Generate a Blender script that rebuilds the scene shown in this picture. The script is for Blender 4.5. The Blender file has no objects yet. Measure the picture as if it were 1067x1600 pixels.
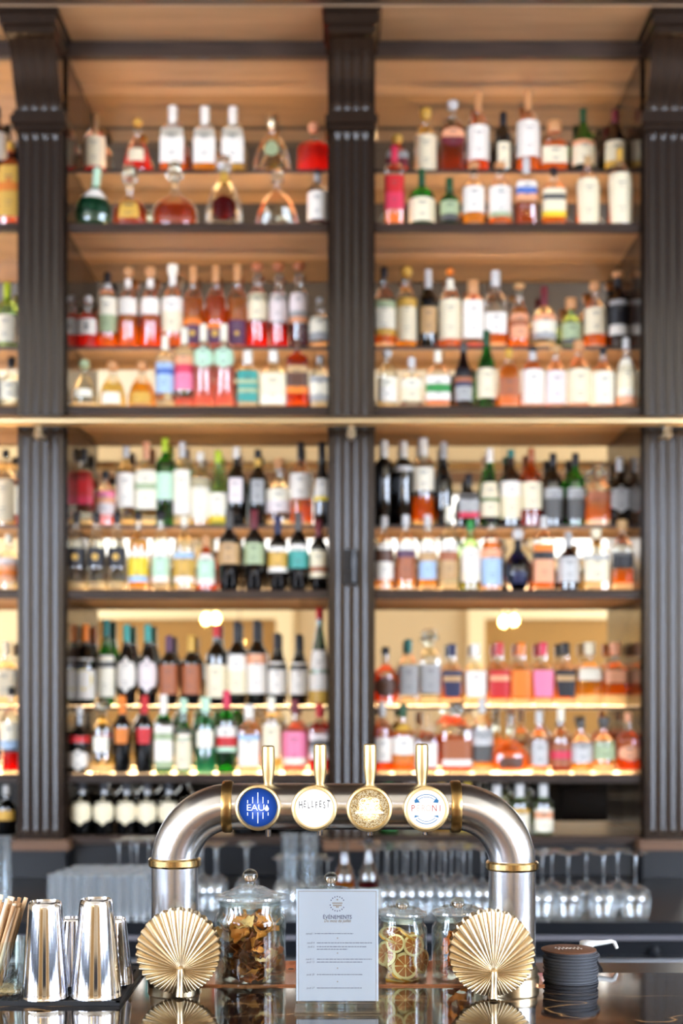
import bpy, math, random
from mathutils import Vector, Matrix
R = random.Random(7)
PI = math.pi
SC = bpy.context.scene
COL = SC.collection
F = 2222.0          # focal length in pixels of the 1067x1600 frame
CZ = 1.58           # eye height
HY = 1100.0         # image row of the horizon
CX = 533.5

# ---------------- camera ----------------
cd = bpy.data.cameras.new('camera')
cam = bpy.data.objects.new('camera', cd); COL.objects.link(cam)
cam.location = (0, 0, CZ); cam.rotation_euler = (PI/2, 0, 0)
cd.sensor_fit = 'VERTICAL'; cd.sensor_height = 36.0; cd.lens = 50.0
cd.shift_y = (HY-800)/1600.0
cd.clip_start = 0.05
cd.dof.use_dof = True; cd.dof.focus_distance = 2.36; cd.dof.aperture_fstop = 3.1
SC.camera = cam
# ---------------- world, exposure ----------------
w = bpy.data.worlds.new('world'); SC.world = w; w.use_nodes = True
w.node_tree.nodes['Background'].inputs[0].default_value = (.75, .86, 1, 1)
w.node_tree.nodes['Background'].inputs[1].default_value = 1.0
SC.view_settings.view_transform = 'Standard'; SC.view_settings.look = 'None'
SC.view_settings.gamma = 1; SC.view_settings.exposure = 1.0
SC.view_settings.use_curve_mapping = False
SC.cycles.max_bounces = 10; SC.cycles.diffuse_bounces = 3; SC.cycles.glossy_bounces = 5
SC.cycles.transmission_bounces = 8; SC.cycles.transparent_max_bounces = 40
SC.cycles.caustics_reflective = False; SC.cycles.caustics_refractive = False
SC.cycles.sample_clamp_indirect = 4.0; SC.cycles.use_denoising = True
LED_SHELF = 23.0     # strips let into the shelf tops
LED_UNDER = 9.0      # cove strip above the cornice beam
WINDOW = 18.0         # daylight in the windows

# ---------------- helpers ----------------
def lin(h):
    h = h.lstrip('#'); o = []
    for i in (0, 2, 4):
        c = int(h[i:i+2], 16)/255
        o.append(c/12.92 if c <= .04045 else ((c+.055)/1.055)**2.4)
    return (*o, 1)
def P(px, py, D): return Vector(((px-CX)/F*D, D, CZ+(HY-py)/F*D))
def X(px, D): return (px-CX)/F*D
def Z(py, D): return CZ+(HY-py)/F*D
_m = {}
def mat(name, col, rough=.5, metal=0, coat=0, emis=None, es=0, spec=.5, trans=0, ior=1.45):
    if name in _m: return _m[name]
    m = bpy.data.materials.new(name); m.use_nodes = True
    b = m.node_tree.nodes['Principled BSDF']
    b.inputs['Base Color'].default_value = lin(col) if isinstance(col, str) else col
    b.inputs['Roughness'].default_value = rough; b.inputs['Metallic'].default_value = metal
    b.inputs['Coat Weight'].default_value = coat; b.inputs['Coat Roughness'].default_value = .08
    b.inputs['Specular IOR Level'].default_value = spec
    b.inputs['Transmission Weight'].default_value = trans; b.inputs['IOR'].default_value = ior
    if emis:
        b.inputs['Emission Color'].default_value = lin(emis); b.inputs['Emission Strength'].default_value = es
    _m[name] = m; return m
def nodes(m): return m.node_tree.nodes, m.node_tree.links
def tree(name):
    m = bpy.data.materials.new(name); m.use_nodes = True
    n, l = nodes(m); n.clear(); o = n.new('ShaderNodeOutputMaterial'); _m[name] = m
    return m, n, l, o
def emit(name, col, s):
    if name in _m: return _m[name]
    m, n, l, o = tree(name); e = n.new('ShaderNodeEmission')
    e.inputs[0].default_value = lin(col); e.inputs[1].default_value = s; l.new(e.outputs[0], o.inputs[0]); return m
def glass(name, tint, rough=.03, edge=.0, base=.05, top=.75, haze=0):
    """thin bottle glass: lets light through, mirrors its surroundings towards the edges"""
    if name in _m: return _m[name]
    m, n, l, o = tree(name)
    t = n.new('ShaderNodeBsdfTransparent'); t.inputs[0].default_value = lin(tint)
    g = n.new('ShaderNodeBsdfGlossy'); g.inputs[0].default_value = (1, 1, 1, 1); g.inputs[1].default_value = rough
    lw = n.new('ShaderNodeLayerWeight'); lw.inputs[0].default_value = .35
    mr = n.new('ShaderNodeMapRange'); mr.inputs[3].default_value = base; mr.inputs[4].default_value = top
    l.new(lw.outputs['Fresnel'], mr.inputs[0])
    mx = n.new('ShaderNodeMixShader'); l.new(mr.outputs[0], mx.inputs[0])
    l.new(t.outputs[0], mx.inputs[1]); l.new(g.outputs[0], mx.inputs[2])
    out = mx
    if haze:      # mixes plain white evenly into the glass for a paler look
        d = n.new('ShaderNodeBsdfDiffuse'); d.inputs[0].default_value = lin('#eef3f5')
        q = n.new('ShaderNodeMixShader'); q.inputs[0].default_value = haze
        l.new(mx.outputs[0], q.inputs[1]); l.new(d.outputs[0], q.inputs[2]); out = q
    l.new(out.outputs[0], o.inputs[0]); return m
def liquid(name, col, clear=.5):
    if name in _m: return _m[name]
    m, n, l, o = tree(name)
    t = n.new('ShaderNodeBsdfTransparent'); t.inputs[0].default_value = lin(col)
    tr = n.new('ShaderNodeBsdfTranslucent'); tr.inputs[0].default_value = lin(col)
    d = n.new('ShaderNodeBsdfDiffuse'); d.inputs[0].default_value = lin(col)
    a = n.new('ShaderNodeMixShader'); a.inputs[0].default_value = .25
    b = n.new('ShaderNodeMixShader'); b.inputs[0].default_value = clear
    l.new(tr.outputs[0], a.inputs[1]); l.new(d.outputs[0], a.inputs[2])
    l.new(a.outputs[0], b.inputs[1]); l.new(t.outputs[0], b.inputs[2])
    l.new(b.outputs[0], o.inputs[0]); return m

class MB:
    def __init__(s): s.v = []; s.f = []; s.m = []
    def quad(s, a, b, c, d, m=0):
        i = len(s.v); s.v += [tuple(a), tuple(b), tuple(c), tuple(d)]; s.f.append((i, i+1, i+2, i+3)); s.m.append(m)
    def box(s, x0, x1, y0, y1, z0, z1, m=0):
        i = len(s.v)
        s.v += [(x, y, z) for z in (z0, z1) for y in (y0, y1) for x in (x0, x1)]
        for f in ((0,2,3,1),(4,5,7,6),(0,1,5,4),(2,6,7,3),(0,4,6,2),(1,3,7,5)):
            s.f.append(tuple(i+k for k in f)); s.m.append(m)
    def rings(s, rings, m=0, cap0=False, cap1=False, closed=True, mf=None):
        """rings: list of vertex lists of equal length"""
        n = len(rings[0]); i0 = len(s.v)
        for r in rings: s.v += [tuple(p) for p in r]
        for k in range(len(rings)-1):
            for j in range(n if closed else n-1):
                a = i0+k*n+j; b = i0+k*n+(j+1) % n
                s.f.append((a, b, b+n, a+n)); s.m.append(mf(k, j) if mf else m)
        if cap0: s.f.append(tuple(i0+j for j in range(n))[::-1]); s.m.append(m if not mf else mf(0, 0))
        if cap1: s.f.append(tuple(i0+(len(rings)-1)*n+j for j in range(n))); s.m.append(m if not mf else mf(len(rings)-2, 0))
    def lathe(s, prof, c=(0,0,0), n=28, m=0, cap0=True, cap1=True, sx=1, sy=1, e=2, mf=None):
        """prof: [(r, z)]; e>2 squares the section"""
        rs = []
        for r, z in prof:
            rg = []
            for j in range(n):
                a = 2*PI*j/n; ca, sa = math.cos(a), math.sin(a)
                if e != 2:
                    q = (abs(ca)**e+abs(sa)**e)**(-1/e)
                else: q = 1
                rg.append((c[0]+r*q*ca*sx, c[1]+r*q*sa*sy, c[2]+z))
            rs.append(rg)
        s.rings(rs, m, cap0, cap1, mf=mf)
    def tube(s, pts, r, n=12, m=0, caps=True, flat=1.0):
        pts = [Vector(p) for p in pts]; rs = []; up = None
        rr = r if isinstance(r, (list, tuple)) else [r]*len(pts)
        for i, p in enumerate(pts):
            t = (pts[min(i+1, len(pts)-1)]-pts[max(i-1, 0)]).normalized()
            if up is None:
                up = Vector((0, 0, 1)) if abs(t.z) < .9 else Vector((0, 1, 0))
            sd = t.cross(up).normalized(); up = sd.cross(t).normalized()
            rs.append([p+sd*math.cos(2*PI*j/n)*rr[i]+up*math.sin(2*PI*j/n)*rr[i]*flat for j in range(n)])
        s.rings(rs, m, caps, caps)
    def build(s, name, mats, parent=None, smooth=35, loc=None):
        me = bpy.data.meshes.new(name); me.from_pydata(s.v, [], s.f)
        if not isinstance(mats, (list, tuple)): mats = [mats]
        for m in mats: me.materials.append(m)
        me.polygons.foreach_set('material_index', s.m)
        if smooth:
            me.polygons.foreach_set('use_smooth', [True]*len(me.polygons))
            try: me.set_sharp_from_angle(angle=math.radians(smooth))
            except Exception: pass
        me.update()
        import bmesh
        b = bmesh.new(); b.from_mesh(me); bmesh.ops.recalc_face_normals(b, faces=b.faces); b.to_mesh(me); b.free()
        o = bpy.data.objects.new(name, me); COL.objects.link(o)
        if loc is not None: o.location = loc
        if parent: o.parent = parent
        return o
def tag(o, label=None, cat=None, group=None, kind=None):
    if label:
        o['label'] = label
        n = len(label.replace(',', ' ').split())
        if n < 4 or n > 16: print('LABEL LENGTH', n, label)
    if cat: o['category'] = cat
    if group: o['group'] = group
    if kind: o['kind'] = kind
    return o
def thing(name, loc, label, cat, group=None, rz=0):
    o = bpy.data.objects.new(name, None); COL.objects.link(o); o.empty_display_size = .05
    o.location = loc; o.rotation_euler = (0, 0, rz)
    return tag(o, label, cat, group)
def dup(o, loc=None, rot=None, label=None, parent=None):
    c = o.copy(); COL.objects.link(c)
    if parent: c.parent = parent
    if loc is not None: c.location = loc
    if rot is not None: c.rotation_euler = rot
    if label: tag(c, label)
    for ch in list(o.children): dup(ch, parent=c)
    return c
def text_mesh(body, size, ext=.0003, shear=0, align='CENTER', spacing=1.0, sx=1.0):
    c = bpy.data.curves.new('lettering', 'FONT'); c.body = body; c.size = size; c.extrude = ext
    c.shear = shear; c.align_x = align; c.align_y = 'CENTER'; c.space_character = spacing; c.resolution_u = 3
    o = bpy.data.objects.new('lettering', c); COL.objects.link(o)
    dg = bpy.context.evaluated_depsgraph_get()
    me = bpy.data.meshes.new_from_object(o.evaluated_get(dg))
    bpy.data.objects.remove(o); bpy.data.curves.remove(c)
    return me
def put_text(name, me, mt, loc, parent, ry=0, sx=1, tilt=0):
    """lettering standing upright, facing the camera"""
    o = bpy.data.objects.new(name, me); COL.objects.link(o)
    me.materials.clear(); me.materials.append(mt)
    o.rotation_euler = (PI/2-tilt, 0, ry); o.scale = (sx, 1, 1); o.location = loc
    if parent: o.parent = parent
    return o
def join_mesh(name, items, mt):
    """items: (mesh, x, z, angle, sx) in the x-z plane -> one mesh, facing -y"""
    mb = MB()
    for me, x, z, a, sx in items:
        i = len(mb.v); ca, sa = math.cos(a), math.sin(a)
        for v in me.vertices:
            u, h = v.co.x*sx, v.co.y
            mb.v.append((x+u*ca-h*sa, -v.co.z, z+u*sa+h*ca))
        for p in me.polygons: mb.f.append(tuple(i+k for k in p.vertices)); mb.m.append(0)
    return mb

# ---------------- materials ----------------
def wood(name, c1, c2, rough=.45, scale=3.0, axis='X', coat=0):
    m = mat(name, c1, rough, coat=coat); n, l = nodes(m); b = n['Principled BSDF']
    tc = n.new('ShaderNodeTexCoord'); mp = n.new('ShaderNodeMapping')
    mp.inputs['Scale'].default_value = (.6, 6, 6) if axis == 'X' else (6, 6, .6)
    nz = n.new('ShaderNodeTexNoise'); nz.inputs['Scale'].default_value = scale; nz.inputs['Detail'].default_value = 6
    nz.inputs['Distortion'].default_value = .6
    cr = n.new('ShaderNodeValToRGB'); cr.color_ramp.elements[0].color = lin(c1); cr.color_ramp.elements[1].color = lin(c2)
    cr.color_ramp.elements[0].position = .3; cr.color_ramp.elements[1].position = .7
    l.new(tc.outputs['Object'], mp.inputs[0]); l.new(mp.outputs[0], nz.inputs[0]); l.new(nz.outputs[0], cr.inputs[0])
    l.new(cr.outputs[0], b.inputs['Base Color']); return m
M_dark = wood('charcoal_stained_wood', '#261b14', '#2c2018', .15, 4, 'Z')
M_dark.node_tree.nodes['Principled BSDF'].inputs['Specular IOR Level'].default_value = .75
M_nose = wood('dark_shelf_nosing', '#2c211b', '#43332a', .4, 4, 'X', coat=.2)
M_soff = wood('tan_wood_soffit', '#a3886a', '#b59778', .5, 3, 'X')  # undersides are a lighter tan than the dark shelf fronts
M_mold = wood('brown_moulding', '#5f4330', '#775439', .4, 4, 'X')
M_black = mat('black_lacquer', '#101318', .3)
M_blackmat = mat('black_rubber', '#0c0d10', .55)
M_mirror = mat('aged_mirror', '#e2d8c6', .015, 1)
M_brass = mat('polished_brass', '#d6b67c', .25, 1)
M_brassd = mat('antique_brass', '#b08f5a', .3, 1)
M_gold = mat('champagne_brass', '#d3bf9c', .32, 1)
M_copper = mat('copper_sheet', '#cf9576', .25, 1)
M_chrome = mat('chrome', '#d6d7dc', .11, 1)
def brushed():
    m = mat('brushed_steel', '#cfcfd0', .24, 1); n, l = nodes(m); b = n['Principled BSDF']
    b.inputs['Anisotropic'].default_value = .5
    tc = n.new('ShaderNodeTexCoord'); mp = n.new('ShaderNodeMapping'); mp.inputs['Scale'].default_value = (8, 8, 900)
    nz = n.new('ShaderNodeTexNoise'); nz.inputs['Scale'].default_value = 1.0; nz.inputs['Detail'].default_value = 3
    mr = n.new('ShaderNodeMapRange'); mr.inputs[3].default_value = .22; mr.inputs[4].default_value = .29
    l.new(tc.outputs['Object'], mp.inputs[0]); l.new(mp.outputs[0], nz.inputs[0]); l.new(nz.outputs[0], mr.inputs[0])
    l.new(mr.outputs[0], b.inputs['Roughness']); return m
M_steel = brushed()
M_satin = mat('satin_steel', '#b9bcc0', .35, 1)
M_clear = glass('clear_thin_glass', '#f8fbfd', .02, base=.0)
M_stem = glass('stemware_glass', '#f4f8fa', .09, base=.18, haze=.05)
M_satg = mat('satin_gold', '#dcc08a', .42, 1)
M_rail = mat('rail_brass', '#f0d6a4', .38, 1)
M_jar = glass('jar_glass', '#f8fcfa', .015, base=0, top=.55)
M_high = glass('whitened_glass', '#f4f8fa', .12, base=.2, haze=.13)
M_lid = glass('moulded_lid_glass', '#f6faf8', .04, base=.08, haze=.16)
M_solid = mat('solid_clear_glass', '#f4fbf8', .02, trans=1, ior=1.47)
M_led = emit('warm_light_strip', '#ffcf98', LED_SHELF)
M_led2 = emit('warm_light_strip_under', '#ffc27c', LED_UNDER)
M_thick = liquid('thick_glass_base', '#fff6e2', .45)
def marble():
    m = mat('dark_marble', '#1d1512', .045, coat=.6); n, l = nodes(m); b = n['Principled BSDF']
    tc = n.new('ShaderNodeTexCoord'); mp = n.new('ShaderNodeMapping'); mp.inputs['Scale'].default_value = (1.2, 2.2, 1)
    mp.inputs['Rotation'].default_value = (0, 0, .35)
    nz = n.new('ShaderNodeTexNoise'); nz.inputs['Scale'].default_value = 2.2; nz.inputs['Detail'].default_value = 3; nz.inputs['Roughness'].default_value = .45
    sb = n.new('ShaderNodeMath'); sb.operation = 'SUBTRACT'; sb.inputs[1].default_value = .5
    ab = n.new('ShaderNodeMath'); ab.operation = 'ABSOLUTE'
    cr = n.new('ShaderNodeValToRGB'); e = cr.color_ramp.elements
    e[0].position = 0; e[0].color = lin('#b98d58'); e[1].position = .006; e[1].color = lin('#241a16')
    x = cr.color_ramp.elements.new(.05); x.color = lin('#181210')
    l.new(tc.outputs['Object'], mp.inputs[0]); l.new(mp.outputs[0], nz.inputs[0]); l.new(nz.outputs[0], sb.inputs[0])
    l.new(sb.outputs[0], ab.inputs[0]); l.new(ab.outputs[0], cr.inputs[0]); l.new(cr.outputs[0], b.inputs['Base Color'])
    return m
M_marble = marble()
CLR = dict(cream='#efe0bd', white='#f1e8da', tan='#c39a67', brown='#5d3a28', black='#17151a', navy='#25284a', red='#c81e22',
    orange='#ee7d1c', amber='#d8781c', gold='#d3a445', yellow='#efcf2c', green='#2f8a3e', mint='#bfe0c2', teal='#3f9d92', dteal='#1f6e66',
    pink='#ee7fa0', rose='#d63350', grey='#a9a7a4', dgrey='#55524f', silver='#cbc8c4', blue='#4f6fb8', lblue='#a9c4e0',
    maroon='#6d1f2a', purple='#5a3350', salmon='#eaa47a', dgreen='#1d4a2b', sage='#a9b78c', wood='#c98f5c', pale='#f3ead2', lime='#b9cf2e', copper='#a8603a', lilac='#eadbd6')
LIQ = dict(amber='#ffb640', orange='#ffae36', dorange='#ff8e26', red='#f03428', dred='#8c1820', brown='#c8681e', gold='#ffd050',
    yellow='#ffe040', pyellow='#fff0a0', pink='#ffb4b0', clear='#f6f6ee', rosso='#ff4c30', teal='#8fd8c8')
GLS = dict(c='#f6f7f2', g='#45a850', d='#151d14', b='#5b2f14', u='#1c2a66', t='#7fcfc0', k='#07080a', l='#c6dfb0', f='#e9e4d2', o='#e59a3c')
def G(k): return glass('bottle_glass_'+k, GLS[k], .04, base=.06)
def C(k): return mat('paint_'+k, CLR[k], .45)
def L(k): return liquid('spirit_'+k, LIQ[k])
# ---------------- the room ----------------
YF, YM = 6.10, 6.48           # shelf fronts, mirrors
def struct(name, mb, m, smooth=0):
    o = mb.build(name, m, smooth=smooth); o['kind'] = 'structure'; return o
M_wall = mat('beige_plaster', '#cdb48c', .8); M_ceil = mat('cream_ceiling', '#e6d9bd', .8)
M_cdark = mat('dark_ceiling_panel', '#38240f', .6)
M_trimc = mat('cream_trim', '#f3dfb4', .6); M_alc = mat('ochre_alcove', '#a57c42', .8)
M_floor = wood('parquet', '#5b3c26', '#7a5436', .35, 2, 'X')
RX, RY0, RY1, RZ = 6.6, -4.5, 6.62, 4.9
mb = MB(); mb.box(-RX, RX, RY0, RY1, -.05, 0); struct('floor', mb, M_floor)
mb = MB(); mb.box(-RX, RX, RY0, RY1, RZ, RZ+.05); struct('ceiling', mb, M_ceil)
mb = MB(); mb.box(-RX, RX, RY1, RY1+.05, 0, RZ); struct('wall_back', mb, M_dark)
mb = MB(); mb.box(-3.3, 3.4, .6, 5.6, RZ-.1, RZ-.001); struct('trim_1', mb, M_cdark)
def window_wall(name, axis, pos, spans, z0, z1, a0, a1, thick, m, idx):
    """a wall with window openings; axis 'y' = wall in the x-z plane"""
    mb = MB(); cur = a0
    def bx(u0, u1, w0, w1):
        if axis == 'y': mb.box(u0, u1, pos-thick, pos, w0, w1)
        else: mb.box(min(pos, pos+thick), max(pos, pos+thick), u0, u1, w0, w1)
    S = [(*s, z0, z1) if len(s) == 2 else s for s in spans]
    for s0, s1, z0, z1 in S:
        bx(cur, s0, 0, RZ); bx(s0, s1, 0, z0); bx(s0, s1, z1, RZ); cur = s1
    bx(cur, a1, 0, RZ); struct(name, mb, m)
    for s0, s1, z0, z1 in S:
        pane = emit('window_daylight', '#d9e8ff', WINDOW) if s1-s0 != 1.5 else emit('added_clerestory_light', '#e4e8f4', WINDOW*.16)
        fr = MB(); gl = MB(); t = .05
        def fb(t0, u0, u1, w0, w1, d0, d1):
            if axis == 'y': t0.box(u0, u1, pos-thick*d1, pos-thick*d0, w0, w1)
            else: t0.box(min(pos+thick*d0, pos+thick*d1), max(pos+thick*d0, pos+thick*d1), u0, u1, w0, w1)
        mid = (s0+s1)/2
        for u0, u1 in ((s0, s0+t), (s1-t, s1), (mid-t/2, mid+t/2)): fb(fr, u0, u1, z0, z1, .3, .7)
        for k in range(4):
            zz = z0+(z1-z0-t)*k/3
            fb(fr, s0, s1, zz, zz+t, .31, .69)
        fb(gl, s0+.01, s1-.01, z0+.01, z1-.01, .8, .84)
        o = fr.build('window_%d' % idx[0], M_dark, smooth=0); o['kind'] = 'structure'
        g = gl.build('pane', pane, o, smooth=0); idx[0] += 1
idx = [1]
window_wall('wall_rear', 'y', RY0, [(-6.3, -4.6), (-3.5, -2.0, 3.35, 4.2), (-1.6, -.1, 3.35, 4.2), (.5, 2.0, 3.35, 4.2), (2.4, 3.9, 3.35, 4.2), (4.6, 6.3)], 1.3, 4.4, -RX, RX, .3, M_wall, idx)  # the high middle windows are added to brighten the menu card
window_wall('wall_left', 'x', -RX, [(-3.9, -1.5), (-.9, .9)], 1.35, 4.3, RY0, RY1, -.3, M_wall, idx)
window_wall('wall_right', 'x', RX, [(-3.9, -1.5), (-.9, .9)], 1.35, 4.3, RY0, RY1, .3, M_wall, idx)
# cornice, panelling and alcoves of the rear wall, seen in the mirrors
mb = MB(); mb.box(-RX, RX, RY0, RY0+.12, 4.28, 4.42); struct('trim_2', mb, M_mold)
def frame(n, x0, x1, z1):
    mb = MB(); t = .2
    mb.box(x0, x1, RY0+.002, RY0+.08, z1, z1+.13); mb.box(x0, x0+t, RY0+.002, RY0+.08, 0, z1); mb.box(x1-t, x1, RY0+.002, RY0+.08, 0, z1)
    struct('trim_%d' % n, mb, M_trimc)
    mb = MB(); mb.box(x0+t, x1-t, RY0+.003, RY0+.02, 0, z1); struct('door_%d' % (n-2), mb, M_alc)
frame(3, -3.2, -.6, 2.62); frame(4, 1.55, 3.8, 2.62)
M_dado = mat('dark_blue_dado', '#141c26', .5)
mb = MB(); mb.box(-RX+.001, -RX+.03, RY0+.03, 4.5, 0, 1.33); struct('baseboard_left', mb, M_dado)
mb = MB(); mb.box(RX-.03, RX-.001, RY0+.03, 4.5, 0, 1.33); struct('baseboard_right', mb, M_dado)
mb = MB(); mb.box(-RX+.031, -3.25, RY0+.001, RY0+.03, 0, 1.28); mb.box(3.85, RX-.031, RY0+.001, RY0+.03, 0, 1.28); mb.box(-.55, 1.5, RY0+.001, RY0+.03, 0, 1.2); struct('baseboard_rear', mb, M_dado)
# pendant lamps of the dining room
M_bulb = emit('lamp_bulb', '#ffcf7a', 60)
def pendant(x, y, z, label):
    t = thing('pendant_lamp', (x, y, z), label, 'lamp', 'dining room pendant lamps')
    mb = MB(); mb.tube([(0, 0, .12), (0, 0, RZ-z)], .004, 8); mb.build('cord', M_black, t)
    mb = MB(); mb.lathe([(.02, .12), (.02, .06), (.012, .055)], n=14); mb.build('socket', M_brass, t)
    mb = MB(); mb.lathe([(.001, -.05), (.028, -.035), (.042, 0), (.03, .035), (.012, .058)], n=18); mb.build('bulb', M_bulb, t)
for i, (px, py, D, s) in enumerate([(322, 968, 14.6, 'left'), (337, 967, 14.9, 'second'), (374, 1003, 15.6, 'lower'), (787, 972, 14.6, 'right bay left'), (803, 970, 15.2, 'right bay right')]):
    pendant(X(px, D), 12.96-D, Z(py, D), ['leftmost glowing lamp reflected in the left bay mirror', 'second glowing lamp reflected in the left bay mirror',
        'lower glowing lamp reflected in the left bay mirror', 'left glowing lamp reflected in the right bay mirror', 'right glowing lamp reflected in the right bay mirror'][i])

# ---------------- back bar shelving ----------------
PYM = [348, 634, 921, 1209, 1306]                 # main shelf tops at YF
PYS = [265, 541, 820, 1103]                       # raised back shelves
YS = 6.29
ZM = [Z(p, YF) for p in PYM]; ZS = [Z(p, YS) for p in PYS]
ZB = .838                                          # back counter top
ZT = Z(66, YF); ZT0 = Z(90, YF)
def bay(name, px0, px1, label, inset=.012):
    x0, x1 = X(px0, YF), X(px1, YF)
    t = thing(name, ((x0+x1)/2, YF, ZB), label, 'shelving', 'mirrored shelving bays')
    ox, oy, oz = (x0+x1)/2, YF, ZB
    def B(mb, a, b, c, d, e, f, m=0): mb.box(a-ox, b-ox, c-oy, d-oy, e-oz, f-oz, m)
    for s in (0, 1):
        mb = MB(); xx = x0 if s == 0 else x1-.008
        B(mb, xx, xx+.008, YF+.002, YM, ZM[4]-.03, ZT0); mb.build('side_panel', M_dark, t, 0)
    mb = MB(); B(mb, x0+.008, x1-.008, YM, YM+.006, ZM[4], ZT0); mb.build('mirror', M_mirror, t, 0)
    mb = MB(); B(mb, x0, x1, YM+.006, YM+.03, ZB, ZT); mb.build('back_panel', M_dark, t, 0)
    mb = MB(); B(mb, x0, x1, YF+.03, YM, ZB, ZM[4]-.042); mb.build('plinth_panel', M_black, t, 0)
    for i, z in enumerate(ZM):
        mb = MB(); a, b = x0+.009, x1-.009
        B(mb, a, b, YF+.02, YM-.001, z-.034, z, 0)
        B(mb, a, b, YF+.021, YM-.002, z-.036, z-.0341, 1)
        pr = [(0, -.004), (-.004, -.012), (-.004, -.02), (.004, -.028), (.004, -.036), (.02, -.040), (.02, 0), (.003, 0)]
        rs = [[(xx-ox, YF+p-oy, z+q-oz) for p, q in pr] for xx in (a-.0, b+.0)]
        mb.rings(rs, 0, True, True)
        s = mb.build('shelf', [M_nose, M_soff], t, 25)
        if i < 4:
            mb = MB(); B(mb, a+.01, b-.01, YF+.058, YF+.078, z-.002, z+.0006); mb.build('light_strip', M_led, s, 0)
            mb = MB(); B(mb, a+.01, b-.01, YF+.15, YF+.17, z-.002, z+.0006); mb.build('light_strip', M_led, s, 0)
    for z in ZS:
        mb = MB(); a, b = x0+.009, x1-.009
        B(mb, a, b, YS, YM-.001, z-.014, z, 0); B(mb, a, b, YS+.006, YM-.002, z-.018, z-.0141, 1)
        s = mb.build('raised_shelf', [M_nose, M_soff], t, 0)
        mb = MB(); B(mb, a+.01, b-.01, YS+.085, YS+.105, z-.002, z+.0006); mb.build('light_strip', M_led, s, 0)
        mb = MB(); B(mb, a+.01, b-.01, YS+.158, YS+.178, z-.002, z+.0006); mb.build('light_strip', M_led, s, 0)
    mb = MB(); B(mb, x0+.009, x1-.009, YF-.01, YF+.03, ZT0, ZT); B(mb, x0+.009, x1-.009, YF+.03, YM, ZT0+.004, ZT)
    h = mb.build('header_beam', M_nose, t, 0)
    mb = MB(); B(mb, x0+.01, x1-.01, YF+.031, YM-.001, ZT0, ZT0+.0039); mb.build('soffit', M_soff, t, 0)
bay('shelving_bay', 103, 515, 'left bay of dark wooden mirrored bottle shelves between two pilasters')
bay('shelving_bay', 583, 1003, 'right bay of dark wooden mirrored bottle shelves beside the right pilaster')
bay('shelving_bay', -330, 31, 'far left bay of mirrored bottle shelves cut off by the photo edge')
bay('shelving_bay', 1078, 1400, 'far right bay of mirrored bottle shelves beyond the right pilaster')
# canopy above
o = None
t = thing('cornice', (0, 5.9, ZT), 'dark wooden cornice with tan soffit above both shelving bays', 'cornice')
mb = MB(); mb.box(X(-330, YF), X(1400, YF), -.12, .58, .004, .05); mb.box(X(-330, YF), X(1400, YF), -.2, -.12, -.035+.04, .4); mb.build('canopy', M_nose, t, 0)
mb = MB(); mb.box(X(-330, YF), X(1400, YF), -.118, .2, 0, .0039); mb.build('soffit', M_soff, t, 0)
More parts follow.
